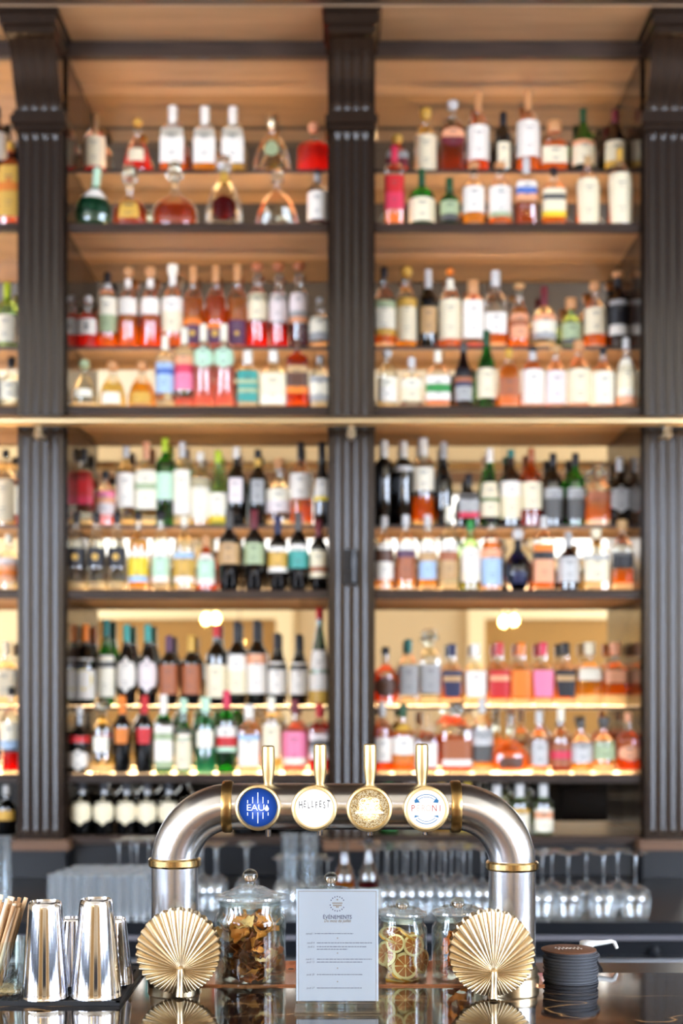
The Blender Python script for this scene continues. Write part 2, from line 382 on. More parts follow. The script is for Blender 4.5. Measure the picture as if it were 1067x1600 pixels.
# pilasters
def pilaster(px0, px1, label, latch=False):
    x0, x1 = X(px0, YF), X(px1, YF); W = x1-x0; cx = (x0+x1)/2; yf = YF-.045
    t = thing('pilaster', (cx, YF, ZB), label, 'pilaster', 'fluted dark pilasters'); oz = ZB
    h = W/2
    zb, zt = Z(1302, YF), Z(214, YF)
    # fluted shaft
    pr = [(-h, .36), (-h, -.045)]; nf = 4; pitch = W*.215; r = pitch*.27
    for k in range(nf):
        c = (k-1.5)*pitch
        for j in range(9):
            a = PI*j/8; pr.append((c-r*math.cos(a), -.045+r*1.0*math.sin(a)))
    pr += [(h, -.045), (h, .36)]
    def row(z, f=1.0): return [(x, (-.045+(y+.045)*f) if y < .3 else y, z-oz) for x, y in pr]
    mb = MB(); mb.rings([row(zb-.12, 0), row(zb, 0), row(zb+.012, .75), row(zb+.03, 1), row(zt-.03, 1), row(zt-.012, .75), row(zt, 0), row(ZT-.02, 0)], 0, True, True)
    mb.build('shaft', M_dark, t, 32)
    # base mouldings and plinth
    mb = MB(); mb.box(-h-.03, h+.03, -.085, .3, Z(1326, YF)-oz, Z(1310, YF)-oz); mb.build('base_moulding', M_mold, t, 0)
    mb = MB(); mb.box(-h-.012, h+.012, -.06, .3, .001, Z(1327, YF)-oz); mb.build('plinth', M_black, t, 0)
    # capital band
    mb = MB(); zc = Z(212, YF)-oz
    mb.box(-h-.012, h+.012, -.07, .1, zc, zc+.02); mb.box(-h-.022, h+.022, -.09, .1, zc+.02, zc+.055); mb.box(-h-.012, h+.012, -.075, .1, zc+.055, zc+.08)
    mb.build('capital', M_dark, t, 0)
    # scroll corbel with reeds
    z0, z1 = Z(186, YF)-oz, Z(60, 5.88)-oz
    rs = []; N = 18
    for i in range(N+1):
        u = i/N; z = z0+(z1-z0)*u
        y = -.06-.05*math.sin(u*PI*.9)**2*(1-u) - .16*(u**1.7)
        line = [(-h, .1), (-h, y)]
        for k in range(nf):
            c = (k-1.5)*pitch
            for j in range(7):
                a = PI*j/6; line.append((c-r*math.cos(a), y-r*.7*math.sin(a)))
        line += [(h, y), (h, .1)]
        rs.append([(x, yy, z) for x, yy in line])
    mb = MB(); mb.rings(rs, 0, True, True); mb.build('corbel', M_dark, t, 40)
    mb = MB(); zt2 = z1
    mb.box(-h-.008, h+.008, -.27, .1, zt2, zt2+.03); mb.box(-h-.02, h+.02, -.29, .1, zt2+.03, zt2+.075); mb.box(-h-.03, h+.03, -.31, .1, zt2+.075, Z(6, 5.8)-oz)
    mb.build('abacus', M_dark, t, 0)
    if latch:
        g = thing('door_latch', (cx+X(549, yf)-X(549, yf), yf-.001, Z(915, yf)), 'small black metal latch fixed halfway up the central pilaster', 'latch')
        s = yf/F
        mb = MB(); mb.box(-13*s, 10*s, -.02, 0, 0, 56*s); mb.build('plate', M_black, g, 0)
        mb = MB(); mb.tube([(4*s, -.03, 4*s), (4*s, -.03, 54*s)], .011, 12); mb.tube([(4*s, -.03, 26*s), (4*s, -.03, 42*s)], .015, 12); mb.build('barrel', mat('black_gloss', '#15171c', .2), g)
        mb = MB(); mb.tube([(-4*s, -.02, 22*s), (-4*s, -.045, 22*s)], .008, 10); mb.build('knob', M_black, g)
pilaster(31, 102, 'left fluted dark pilaster with scroll corbel beside the left bay')
pilaster(516, 582, 'central fluted dark pilaster with scroll corbel between the two bays', True)
pilaster(1004, 1077, 'right fluted dark pilaster with scroll corbel at the photo edge')
# brass ladder rail
yr = 5.93
t = thing('ladder_rail', (0, yr, Z(658, yr)), 'long horizontal brass rail running across the pilasters', 'rail')
mb = MB(); mb.tube([(X(-330, yr), 0, 0), (X(1400, yr), 0, 0)], .02, 16); mb.build('rail', M_rail, t)
for px in (60, 549, 1043):
    mb = MB(); x = X(px, yr)
    mb.tube([(x, .13, -.05), (x, .02, -.05), (x, 0, -.018)], .009, 10)
    mb.lathe([(.001, -.078), (.015, -.07), (.02, -.055), (.014, -.04), (.017, -.03), (.001, -.02)], (x, 0, 0), 14)
    mb.build('rail_bracket', M_gold, t)

# ---------------- back counter ----------------
t = thing('back_counter', (0, 4.85, 0), 'low black back counter under the shelves with grey trim lines', 'counter')
xa, xb = -2.4, 2.6
mb = MB(); mb.box(xa, xb, 0, 1.245, ZB-.045, ZB-.001); mb.build('worktop', M_black, t, 0)
mb = MB(); mb.box(xa, xb, .03, 1.2, 0, ZB-.046); mb.build('carcass', M_black, t, 0)
mb = MB(); mb.box(xa, xb, .012, .03, Z(1470, 4.85), Z(1462, 4.85)); mb.build('trim_line', mat('grey_trim', '#6c6a70', .4), t, 0)
for k in range(5):
    mb = MB(); u = xa+k; mb.box(u+.01, u+.99, .008, .03, Z(1494, 4.85), Z(1472, 4.85)); d = mb.build('drawer', M_black, t, 0)
    mb = MB(); mb.lathe([(.006, 0), (.006, .012), (.018, .016), (.016, .026), (.001, .028)], n=16)
    kb = mb.build('knob', M_black, d); kb.rotation_euler = (PI/2, 0, 0)
    kb.location = (X(1022, 4.85) if k == 3 else u+.5, .008, Z(1487, 4.85))
mb = MB(); mb.box(xa, xb, -.004, .028, Z(1520, 4.85), Z(1508, 4.85)); mb.box(xa, xb, -.02, .028, Z(1507, 4.85), Z(1497, 4.85)); mb.build('steel_edge', M_satin, t, 0)
# ---------------- bottles ----------------
def prof(ty, n):
    return {
     'std': [(0,.9),(.015,1),(.58,1),(.63,.96),(.67,.84),(.71,.62),(.75,.42),(.79,n),(.985,n)],
     'wine': [(0,.92),(.015,1),(.57,1),(.62,.96),(.66,.83),(.70,.6),(.74,n+.08),(.79,n),(.985,n)],
     'bgd': [(0,.92),(.015,1),(.46,1),(.54,.93),(.61,.78),(.68,.56),(.75,n+.08),(.82,n),(.985,n)],
     'tall': [(0,.92),(.015,1),(.68,1),(.72,.96),(.755,.8),(.785,.5),(.81,n),(.985,n)],
     'squat': [(0,.9),(.02,1),(.5,1),(.56,.96),(.61,.82),(.65,.58),(.69,n+.05),(.73,n),(.985,n)],
     'bell': [(0,.9),(.03,1),(.12,1),(.3,.93),(.45,.78),(.56,.58),(.64,.36),(.7,n),(.985,n)],
     'cone': [(0,.95),(.03,1),(.12,.99),(.3,.88),(.48,.66),(.6,.42),(.68,n),(.985,n)],
     'ball': [(0,.5),(.03,.68),(.12,.9),(.26,1),(.4,.93),(.52,.7),(.6,.42),(.66,n),(.985,n)],
     'low': [(0,.8),(.04,.95),(.16,1),(.3,.95),(.4,.72),(.46,.42),(.52,n),(.985,n)],
     'hock': [(0,.92),(.015,1),(.34,1),(.45,.9),(.58,.7),(.7,.5),(.8,n),(.985,n)],
     'jug': [(0,.95),(.02,1),(.55,1),(.66,.9),(.74,.62),(.79,n+.1),(.82,n),(.985,n)],
    }[ty]
def rad(pf, t):
    for (a, b), (c, d) in zip(pf, pf[1:]):
        if a <= t <= c: return b+(d-b)*(t-a)/(c-a)
    return pf[-1][1]
def section(a, e):
    ca, sa = math.cos(a), math.sin(a)
    q = 1 if e == 2 else (abs(ca)**e+abs(sa)**e)**(-1/e)
    return ca*q, sa*q
def bottle(x, y, zb, H, Rr, ty, gl, liq, lvl, cap, ch, lab, lz, desc, group, o):
    e = 5 if o.get('sq') else 2; sy = o.get('dp', .8 if o.get('sq') else (.55 if o.get('flat') else 1))
    wine = gl in 'dk' or ty in ('wine', 'bgd', 'hock')
    nr = min(.5, o.get('nk', .0145)/Rr)
    pf = prof(ty, nr)
    nm = o.get('nm') or ('wine_bottle' if (gl in 'dk' and ty in ('wine', 'bgd', 'hock')) else 'liquor_bottle')
    t = thing(nm, (x, y, zb), desc, 'bottle', group, o.get('rz', 0))
    if o.get('tilt'): t.rotation_euler = (0, o['tilt'], 0)
    n = 24
    mb = MB(); pts = []
    for (a, b), (c, d) in zip(pf, pf[1:]):
        k = 4 if c-a > .05 and abs(b-d) > .03 else 1
        for i in range(k):
            pts.append((a+(c-a)*i/k, b+(d-b)*i/k))
    pts.append(pf[-1])
    mb.lathe([(r*Rr, u*H) for u, r in pts], n=n, e=e, sy=sy); mb.build('glass_body', G(gl), t, 40)
    # thick foot of the bottle
    if gl not in 'dkub' and not o.get('nofoot'):
        mb = MB(); fh = o.get('foot', .012)
        mb.lathe([(rad(pf, .005)*Rr*.93, .0012), (rad(pf, fh/H)*Rr*.95, fh)], n=n, e=e, sy=sy); mb.build('foot', M_thick, t, 40)
    else: fh = .004
    if liq:
        mb = MB(); N = 10; z0 = fh+.001
        if o.get('orb'):
            ro = Rr*.62; mb.lathe([(max(.0005, ro*math.sin(PI*i/14)), .3*H-ro*math.cos(PI*i/14)) for i in range(15)], n=n, sy=.9)
        if not o.get('orb'): mb.lathe([(rad(pf, (z0+(lvl*H-z0)*i/N)/H)*Rr*.94, z0+(lvl*H-z0)*i/N) for i in range(N+1)], n=n, e=e, sy=sy)
        mb.build('liquid', L(liq), t, 40)
    # label wrapped round the front
    if lab:
        bands = []
        for s in lab.split('/'):
            wgt = 1.0
            if s[-1].isdigit(): wgt = float(s[-1]); s = s[:-1]
            bands.append((wgt, s))
        tot = sum(b[0] for b in bands); z0, z1 = lz; half = o.get('lw', .62)*PI/2
        cols = sorted(set(b[1] for b in bands)); slots = [C(c) for c in cols]
        mb = MB(); cur = z0; K = 10; sh = o.get('ls', 'r')
        for wgt, s in bands:
            top = cur+(z1-z0)*wgt/tot; rs = []
            M = 6 if sh != 'r' else 3
            for i in range(M+1):
                u = cur+(top-cur)*i/M; r0 = max(rad(pf, u), .2)*Rr*1.012+.0006
                v = (u-z0)/(z1-z0); hh = half
                if sh == 'o': hh = half*math.sqrt(max(0.0004, 1-(2*v-1)**2))
                if sh == 'd': hh = half*max(.02, 1-abs(2*v-1))
                if sh == 'v': hh = half*(.72+.28*v)
                rs.append([( r0*section(-PI/2-hh+2*hh*j/K, e)[0], r0*sy*section(-PI/2-hh+2*hh*j/K, e)[1], u*H) for j in range(K+1)])
            mb.rings(rs, cols.index(s), closed=False)
            cur = top
        if o.get('dot'):
            dc, dz, dr = o['dot']; slots.append(C(dc)); zz = dz*H; rr = dr*Rr; M = 12
            yy = -rad(pf, dz)*Rr*1.03*sy-.0014; i0 = len(mb.v)
            mb.v += [(rr*math.cos(2*PI*j/M), yy+ (1-math.cos(math.asin(min(.99, abs(rr*math.cos(2*PI*j/M))/Rr))))*Rr*sy, zz+rr*math.sin(2*PI*j/M)*o.get('da', 1)) for j in range(M)]
            mb.f.append(tuple(range(i0, i0+M))); mb.m.append(len(slots)-1)
        # fine print, part of the label's own mesh
        if o.get('print', True) and z1-z0 > .25:
            slots.append(C('dgrey')); q = rad(pf, (z0+z1)/2)*Rr*1.03*sy+.0018
            for k, (u, wd) in enumerate(((.78, .34), (.70, .22), (.3, .28), (.22, .18))):
                zz = (z0+(z1-z0)*u)*H; mb.box(-wd*Rr, wd*Rr, -q, -q+.0015, zz, zz+.0022 if k else zz+.004, len(slots)-1)
        mb.build('label', slots, t, 60)
    # cap or capsule
    if cap:
        cr = nr*Rr+.0018; z1 = H; z0 = H*(1-ch); mb = MB(); st = o.get('cs', 'c')
        if st == 'c': p = [(cr*.98, z0), (cr, z0+.002), (cr, z1-.003), (cr*.9, z1)]
        elif st == 'k': p = [(cr*1.0, z0), (cr*1.12, z0+.004), (cr*1.5, z1-ch*H*.6), (cr*1.55, z1-.006), (cr*1.3, z1)]   # knob cork
        elif st == 'b': 
            rr = ch*H/2; p = [(max(.001, rr*math.sin(PI*i/8)), z0+rr-rr*math.cos(PI*i/8)) for i in range(9)]
        elif st == 'w': p = [(cr*1.9, z0), (cr*2.0, z0+.003), (cr*2.0, z1-.003), (cr*1.85, z1)]
        elif st == 's': p = [(cr, z0), (cr*1.1, z0+ch*H*.2), (cr*2.1, z0+ch*H*.3), (cr*2.3, z0+ch*H*.5), (cr*1.5, z0+ch*H*.75), (cr*1.9, z0+ch*H*.9), (cr*1.1, z1)]
        m = M_solid if cap == 'crystal' else (M_gold if cap == 'metalgold' else C(cap))
        mb.lathe(p, n=16 if st != 's' else 8, mf=None); mb.build('stopper' if st in 'kbs' else 'cap', m, t, 40)
    if o.get('nb'):          # neck band
        c, a, b = o['nb']; mb = MB()
        mb.lathe([(rad(pf, a)*Rr*1.03+.001, a*H), (rad(pf, (a+b)/2)*Rr*1.03+.001, (a+b)/2*H), (rad(pf, b)*Rr*1.03+.001, b*H)], n=18, cap0=False, cap1=False, e=e, sy=sy); mb.build('neck_label', C(c), t, 40)
    if o.get('beads'):
        mb = MB()
        for s in (-1, 1):
            for i in range(9):
                u = .05+i*.06; r0 = rad(pf, u)*Rr+.003
                mb.lathe([(.001, -.006), (.005, -.003), (.006, 0), (.005, .003), (.001, .006)], (s*r0, 0, u*H), 8)
        mb.build('beading', M_solid, t)
    return t
BAY = {'L': 'left bay', 'R': 'right bay', 'F': 'far left bay'}
LEV = ['top', 'second', 'third', 'fourth', 'lowest']
ORD = ['first', 'second', 'third', 'fourth', 'fifth', 'sixth', 'seventh', 'eighth', 'ninth', 'tenth', 'eleventh', 'twelfth', 'thirteenth']
def row(b, lev, step, items):
    yc = 6.385 if step else 6.17
    zb = (ZS if step else ZM)[lev]+.0008
    items = sorted(items, key=lambda q: q[0])
    names = [q[11] for q in items]
    rw = 'back row' if step else 'front row'
    for i, q in enumerate(items):
        x, w_, top, ty, gl, liq, lvl, cap, ch, lab, lz, desc = q[:12]; o = q[12] if len(q) > 12 else {}
        Rr = (w_-4)/2/F*yc
        yy = yc if (step or Rr < .055) else yc+min(.02, (Rr-.055)*1)
        dpth = .55 if o.get('flat') else 1
        H = Z(top+1, yy)-zb
        if names.count(desc) > 1:
            k = names[:i].count(desc)
            d = '%s of %d %ss' % (ORD[k], names.count(desc), '') if False else '%s, %s from left' % (desc, ORD[i])
        else: d = desc
        lb = '%s, %s, %s shelf, %s' % (d, rw, LEV[lev], BAY[b]) if lev < 4 else '%s, %s shelf, %s' % (d, LEV[lev], BAY[b])
        bottle(X(x, yy), yy, zb, H, Rr, ty, gl, liq, lvl, cap, ch, lab, lz, lb, 'bottles in the %s of the %s shelf, %s' % (rw, LEV[lev], BAY[b]), o)
S = dict(sq=True)
def W_(**k): return k
row('L', 0, True, [
 (149,38,177,'std','c','red',.14,'metalgold',.33,'cream',(.12,.6),'bottle with big cream label and gold neck', W_(lw=.8)),
 (215,48,184,'bell','c','rosso',.34,'gold',.16,'cream',(.2,.42),'bell bottle, red liquid, gold ball stopper', W_(cs='b',lw=.4)),
 (270,44,166,'std','c','orange',.5,'white',.3,'white',(.16,.66),'square bottle of orange liquid, white cap', W_(sq=1,nk=.02,lw=.55)),
 (320,40,167,'std','c','gold',.4,'white',.3,'white',(.16,.66),'square bottle of yellow liquid, white cap', W_(sq=1,nk=.02,lw=.55)),
 (364,40,167,'std','c','pyellow',.14,'white',.3,'white',(.16,.66),'nearly empty square bottle, white cap', W_(sq=1,nk=.02,lw=.6)),
 (425,64,178,'bell','c','gold',.09,'metalgold',.24,'sage',(.28,.56),'wide arched bottle with gold stopper', W_(cs='k',lw=.3,ls='o',flat=1,print=False)),
 (490,56,193,'squat','c','rosso',.6,'salmon',.17,None,None,'squat decanter of red liquid', W_(cs='k',flat=1))])
row('L', 0, False, [
 (143,60,262,'ball','t',None,0,'mint',.3,'dgreen',(.02,.5),'leaning green oval bottle with white shoulder', W_(lw=1.5,flat=1,tilt=.1,nb=('white',.5,.66),nk=.016,print=False)),
 (203,58,258,'low','c','brown',.4,'crystal',.34,'gold',(.14,.4),'wide cognac decanter with yellow label', W_(cs='s',flat=1,lw=.4,nm='decanter')),
 (273,74,252,'low','c','brown',.34,'crystal',.36,None,None,'beaded crystal decanter with tall crystal stopper', W_(cs='s',flat=1,beads=1,nm='decanter')),
 (350,64,243,'bell','c','dred',.4,'crystal',.26,None,None,'bell decanter with dark red ball of cognac', W_(cs='s',nb=('gold',.62,.76),orb=1,nm='decanter')),
 (433,74,268,'cone','c','orange',.05,'crystal',.18,None,None,'clear conical decanter with flat stopper', W_(cs='w',nk=.012,flat=1,nm='decanter')),
 (496,36,264,'std','c','dred',.5,'black',.1,'white',(.1,.58),'bottle of dark red liquor with white label', W_(lw=.8,nb=('grey',.78,.98)))])
row('R', 0, True, [
 (620,38,212,'squat','o','orange',.8,'gold',.2,'maroon/grey',(.2,.6),'short amber bottle with red and grey label', W_(sq=1,cs='k')),
 (665,38,170,'std','c','pyellow',.1,'gold',.16,'cream',(.05,.58),'clear bottle with cream label, gold cap', W_(lw=.85,cs='k')),
 (707,42,158,'std','c','brown',.66,'silver',.12,'maroon/salmon',(.36,.62),'amber bottle with round red seal', W_(sq=1,ls='o',lw=.55,cs='k')),
 (747,38,145,'std','c','dorange',.2,'wood',.22,'white',(.17,.58),'tall bottle with white label, tan capsule', W_(lw=.9)),
 (786,30,175,'wine','k',None,0,'black',.2,'cream',(.1,.5),'slim black bottle with cream label', W_(lw=.5)),
 (825,40,141,'std','c','orange',.2,'wood',.25,'white',(.2,.62),'tallest bottle, white label, tan neck', W_(lw=.9)),
 (866,44,190,'squat','c','orange',.6,'wood',.2,'cream',(.2,.5),'squat orange bottle with cork stopper', W_(sq=1,cs='w',lw=.7)),
 (911,40,170,'bgd','g',None,0,'dgreen',.2,'cream4/salmon',(.14,.5),'green bottle with cream label', W_(lw=.85)),
 (961,38,172,'bgd','b','gold',.2,'maroon',.2,'gold/cream3',(.1,.5),'brown bottle with cream and gold label', W_(lw=.8))])
row('R', 0, False, [
 (616,34,228,'tall','c','amber',.2,'rose',.22,'rose3/red3',(.2,.62),'tall bottle with red label and pink capsule', W_(sq=1,lw=.8)),
 (659,44,264,'squat','g',None,0,'dgreen',.3,'cream',(.06,.46),'round green bottle with cream label', W_(lw=.9)),
 (702,34,278,'squat','g','dred',.1,'dgreen',.3,'dgrey/sage2',(.1,.5),'small dark green bottle', W_(lw=.8)),
 (740,38,254,'std','c','gold',.2,'wood',.1,'white',(.2,.6),'clear bottle, white label over golden liquid', W_(lw=.9,cs='k',nb=('black',.86,.93))),
 (781,40,254,'std','c','orange',.5,'wood',.1,'sage/white5',(.12,.6),'bottle of orange liquid, white and green label', W_(lw=.85,cs='k',dot=('dteal',.54,.1),nb=('black',.86,.93))),
 (822,36,246,'std','c','brown',.34,'silver',.24,'salmon/blue/white',(.36,.64),'bottle with blue and white label', W_(sq=1,lw=.8)),
 (865,40,262,'std','c','amber',.16,'black',.12,'yellow/cream2/dgrey/cream',(.14,.62),'clear square bottle with yellow band', W_(sq=1,lw=.8,print=False)),
 (918,40,244,'jug','c','orange',.6,'tan',.14,'cream',(.02,.66),'jug bottle with tall cream label and orange shoulder', W_(lw=.85,ls='v')),
 (968,42,232,'jug','c','brown',.3,'gold',.16,'cream',(.02,.66),'jug bottle with tall cream label', W_(lw=.85,ls='v'))])
row('L', 1, True, [
 (138,38,460,'squat','c','rosso',.6,'silver',.16,'white',(.26,.54),'short red bottle with white label', W_(cs='b',lw=.6,dot=('dgrey',.4,.22))),
 (168,34,425,'tall','c','orange',.2,'black',.18,'sage3/pale3',(.22,.66),'slim clear bottle with pale green label', W_(nb=('silver',.75,.86),lw=.9)),
 (200,34,418,'wine','c','orange',.42,'wood',.12,'white',(.42,.62),'bottle of orange liquid, high white label', W_(cs='k',nb=('white',.76,.86),lw=.8)),
 (235,34,418,'wine','c','dorange',.42,'wood',.12,'white',(.42,.62),'bottle of dark orange liquid, high white label', W_(cs='k',nb=('white',.76,.86),lw=.8)),
 (270,38,413,'wine','c','orange',.2,'pale',.14,'cream3/white2',(.2,.6),'bottle with cream label and white neck seal', W_(cs='k',nb=('white',.76,.86),lw=.8)),
 (302,36,415,'wine','c','orange',.6,'wood',.2,'purple3/orange',(.06,.36),'bright orange bottle with gold dot', W_(dot=('gold',.18,.3),lw=.7)),
 (337,36,415,'wine','c','dorange',.62,'wood',.2,'purple3/orange',(.06,.3),'red orange bottle with gold dot', W_(dot=('gold',.18,.34),lw=.7)),
 (371,34,413,'wine','c','amber',.6,'wood',.2,'purple',(.05,.34),'amber bottle with purple label', W_(dot=('gold',.18,.24),lw=.7)),
 (402,34,411,'wine','c','rosso',.32,'copper',.09,'cream',(.34,.64),'bottle with dark cork and big cream label', W_(cs='k',lw=.9)),
 (435,32,411,'wine','c','red',.3,'copper',.09,'lilac',(.32,.64),'bottle with dark cork and pinkish label', W_(cs='k',lw=.9)),
 (467,34,410,'wine','c','dred',.3,'copper',.09,'salmon/grey/lilac3',(.3,.64),'bottle with dark cork and striped label', W_(cs='k',lw=.8)),
 (500,38,463,'squat','c','gold',.12,'grey',.14,'grey/pale2',(.16,.6),'short clear bottle with grey label', W_(cs='b',lw=.8,foot=.03))])
row('L', 1, False, [
 (132,46,560,'bell','c','clear',.1,'sage',.22,'pale',(.2,.36),'clear bell bottle with green stopper', W_(cs='b',foot=.02,lw=.5)),
 (176,46,562,'bell','c','pyellow',.5,'wood',.24,'pale',(.06,.3),'pale yellow bell bottle', W_(cs='b',lw=.5)),
 (222,48,562,'bell','c','gold',.5,'wood',.24,'gold',(.06,.3),'golden bell bottle', W_(cs='b',lw=.5)),
 (258,34,524,'tall','c','clear',.1,'pale',.2,'lblue3/blue/lblue/tan',(.2,.7),'tall clear bottle with pale blue label', W_(lw=.8)),
 (288,34,512,'tall','c','pink',.12,'pale',.22,'pink2/rose/salmon/tan',(.22,.74),'tall bottle with deep pink label', W_(lw=.8)),
 (318,35,506,'tall','c','pink',.66,'pale',.24,'mint',(.46,.72),'tall pink bottle with round mint label', W_(lw=.9,ls='o')),
 (350,35,506,'tall','c','pink',.66,'pale',.24,'mint',(.46,.72),'tall pink bottle with round mint label', W_(lw=.9,ls='o')),
 (387,36,548,'std','c','clear',.1,'white',.22,'teal2/sage/teal/sage/teal2',(.1,.64),'square bottle with teal label', W_(sq=1,lw=.85,nk=.02)),
 (427,46,548,'std','c','clear',.1,'white',.2,'pale2/cream5',(.05,.58),'broad clear bottle with cream label', W_(sq=1,lw=.8,nk=.02)),
 (464,38,530,'tall','o','amber',.7,'brown',.16,'orange/brown2/tan',(.2,.6),'amber bottle with brown label', W_(sq=1,lw=.8,foot=.03)),
 (500,36,556,'std','c','clear',.1,'grey',.16,'grey/pale2/grey',(.12,.6),'clear square bottle with grey label', W_(sq=1,lw=.8))])
row('R', 1, True, [
 (600,40,418,'std','c','orange',.3,'black',.13,'gold/pale3/sage',(.16,.58),'clear bottle with pale label, black cap', W_(lw=.8,foot=.03)),
 (635,36,415,'std','c','gold',.14,'gold',.14,'cream4/gold',(.1,.6),'bottle with cream label and gold ball stopper', W_(cs='b',lw=.8)),
 (669,34,421,'wine','k',None,0,'silver',.24,'tan',(.2,.52),'dark bottle with tan label, silver capsule', W_(lw=.6)),
 (703,38,418,'std','c','orange',.14,'orange',.1,'cream',(.12,.6),'bottle with cream label and orange cap', W_(cs='b',lw=.9,nb=('pale',.72,.86))),
 (739,36,438,'tall','c','pink',.1,'wood',.2,'white',(.16,.7),'square bottle with long white label, wooden cap', W_(sq=1,cs='w',lw=.8,nk=.011)),
 (774,38,423,'std','c','orange',.44,'silver',.2,'white',(.2,.46),'clear bottle with silver cap, low white label', W_(sq=1,nk=.02,lw=.75,foot=.03)),
 (811,34,443,'bgd','c','amber',.62,'tan',.08,'salmon2/copper/salmon',(.16,.54),'amber bottle with pink and brown label', W_(cs='k',lw=.8)),
 (850,42,448,'squat','c','yellow',.1,'maroon',.3,'grey/pale2/salmon',(.16,.54),'clear bottle with maroon capsule', W_(lw=.8,foot=.025)),
 (892,36,466,'squat','l','clear',.1,'wood',.2,'dgrey/sage3',(.1,.5),'short greenish bottle with wooden stopper', W_(cs='w',nk=.011,lw=.8)),
 (929,38,440,'std','c','orange',.3,'wood',.14,'cream',(.22,.6),'bottle with cream label over orange liquid', W_(cs='k',lw=.85,foot=.02)),
 (965,36,424,'std','b','red',.5,'wood',.08,'white2/black4/grey',(.18,.62),'dark bottle with red liquid, black and white label', W_(cs='k',lw=.7,nb=('black',.8,.94)))])
row('R', 1, False, [
 (605,36,545,'std','c','clear',.1,'silver',.16,'white3/pale2',(.1,.5),'clear bottle with white label', W_(cs='b',lw=.8)),
 (643,40,558,'squat','c','dred',.08,'silver',.2,'cream3/pale2',(.12,.56),'rounded bottle with cream label', W_(lw=.8)),
 (684,42,548,'std','c','amber',.5,'pale',.2,'white/green/white',(.12,.54),'square amber bottle with white and green label', W_(sq=1,lw=.75)),
 (724,34,535,'bgd','b','brown',.3,'dgrey',.14,'grey3/navy/copper/black2',(.1,.6),'dark brown bottle with grey label', W_(lw=.7)),
 (760,34,516,'bgd','g',None,0,'dgreen',.2,'cream',(.12,.5),'green bottle with cream label', W_(lw=.9)),
 (795,36,545,'std','c','amber',.7,'gold',.16,'copper',(.2,.5),'amber square bottle with copper label', W_(sq=1,lw=.6)),
 (832,40,540,'std','c','orange',.68,'black',.1,'white',(.05,.6),'bottle with huge white label, black cap', W_(lw=.9,nb=('silver',.76,.9))),
 (868,36,540,'std','c','orange',.06,'tan',.12,'lilac',(.06,.58),'bottle with huge pale lilac label', W_(lw=.9,cs='k')),
 (904,38,532,'std','c','orange',.06,'wood',.16,'cream',(.06,.56),'bottle with huge cream label, tan stopper', W_(lw=.85,cs='k')),
 (942,38,543,'std','c','orange',.06,'black',.1,'pale',(.05,.58),'bottle with huge off white label, black cap', W_(lw=.9)),
 (978,34,528,'bgd','c','brown',.1,'silver',.16,'salmon/pale/cream3',(.05,.6),'slim bottle with layered cream label', W_(lw=.9,nb=('pale',.6,.7)))])
row('L', 2, True, [
 (131,34,700,'std','c','clear',.1,'black',.16,'rose/red3',(.28,.7),'clear bottle with red label, black cap', W_(sq=1,lw=.8,foot=.02)),
 (165,34,735,'std','c','pink',.3,'black',.14,'lilac2/salmon/pink',(.2,.62),'pink bottle with white and pink label', W_(lw=.85)),
 (197,34,697,'tall','f','clear',.1,'silver',.14,'white',(.24,.66),'frosted bottle with white label', W_(lw=.9,foot=.03)),
 (229,38,690,'std','c','clear',.1,'salmon',.2,'pale3/sage/pale2',(.2,.66),'square clear bottle with pink cap', W_(sq=1,lw=.85,foot=.03)),
 (258,34,684,'tall','g','clear',.1,'lime',.16,None,None,'tall bright green bottle with lime cap', W_(nb=('mint',.3,.6))),
 (285,36,690,'tall','c','clear',.2,'silver',.18,'white/pale3',(.14,.66),'tall clear bottle with silver cap', W_(lw=.6,foot=.03)),
 (313,36,706,'std','f','clear',.1,'white',.12,'pale',(.1,.64),'frosted bottle with long pale label', W_(lw=.9,foot=.03)),
 (341,34,704,'hock','l','yellow',.1,'lime',.16,'yellow/pale4',(.06,.44),'sloping green bottle with yellow label', W_(lw=.9,foot=.02)),
 (369,34,698,'wine','d',None,0,'white',.14,'lilac',(.3,.6),'dark bottle with white capsule', W_(lw=.5)),  # its narrow pale label stands in for highlights on the glass
 (403,34,702,'wine','d',None,0,'black',.12,'grey',(.3,.6),'dark bottle with black cap, gold neck label', W_(lw=.45,nb=('gold',.78,.88))),
 (436,44,716,'squat','c','clear',.1,'wood',.14,'lilac2/pale2',(.2,.54),'wide clear bottle with cork', W_(cs='k',lw=.8,foot=.03)),
 (470,40,690,'std','c','orange',.4,'black',.2,'white',(.32,.62),'bottle of orange liquid with white label', W_(lw=.8,foot=.02)),
 (503,30,690,'hock','d','gold',.1,'black',.3,'yellow/white4',(.3,.56),'slender dark green bottle with white label', W_(lw=.8))])
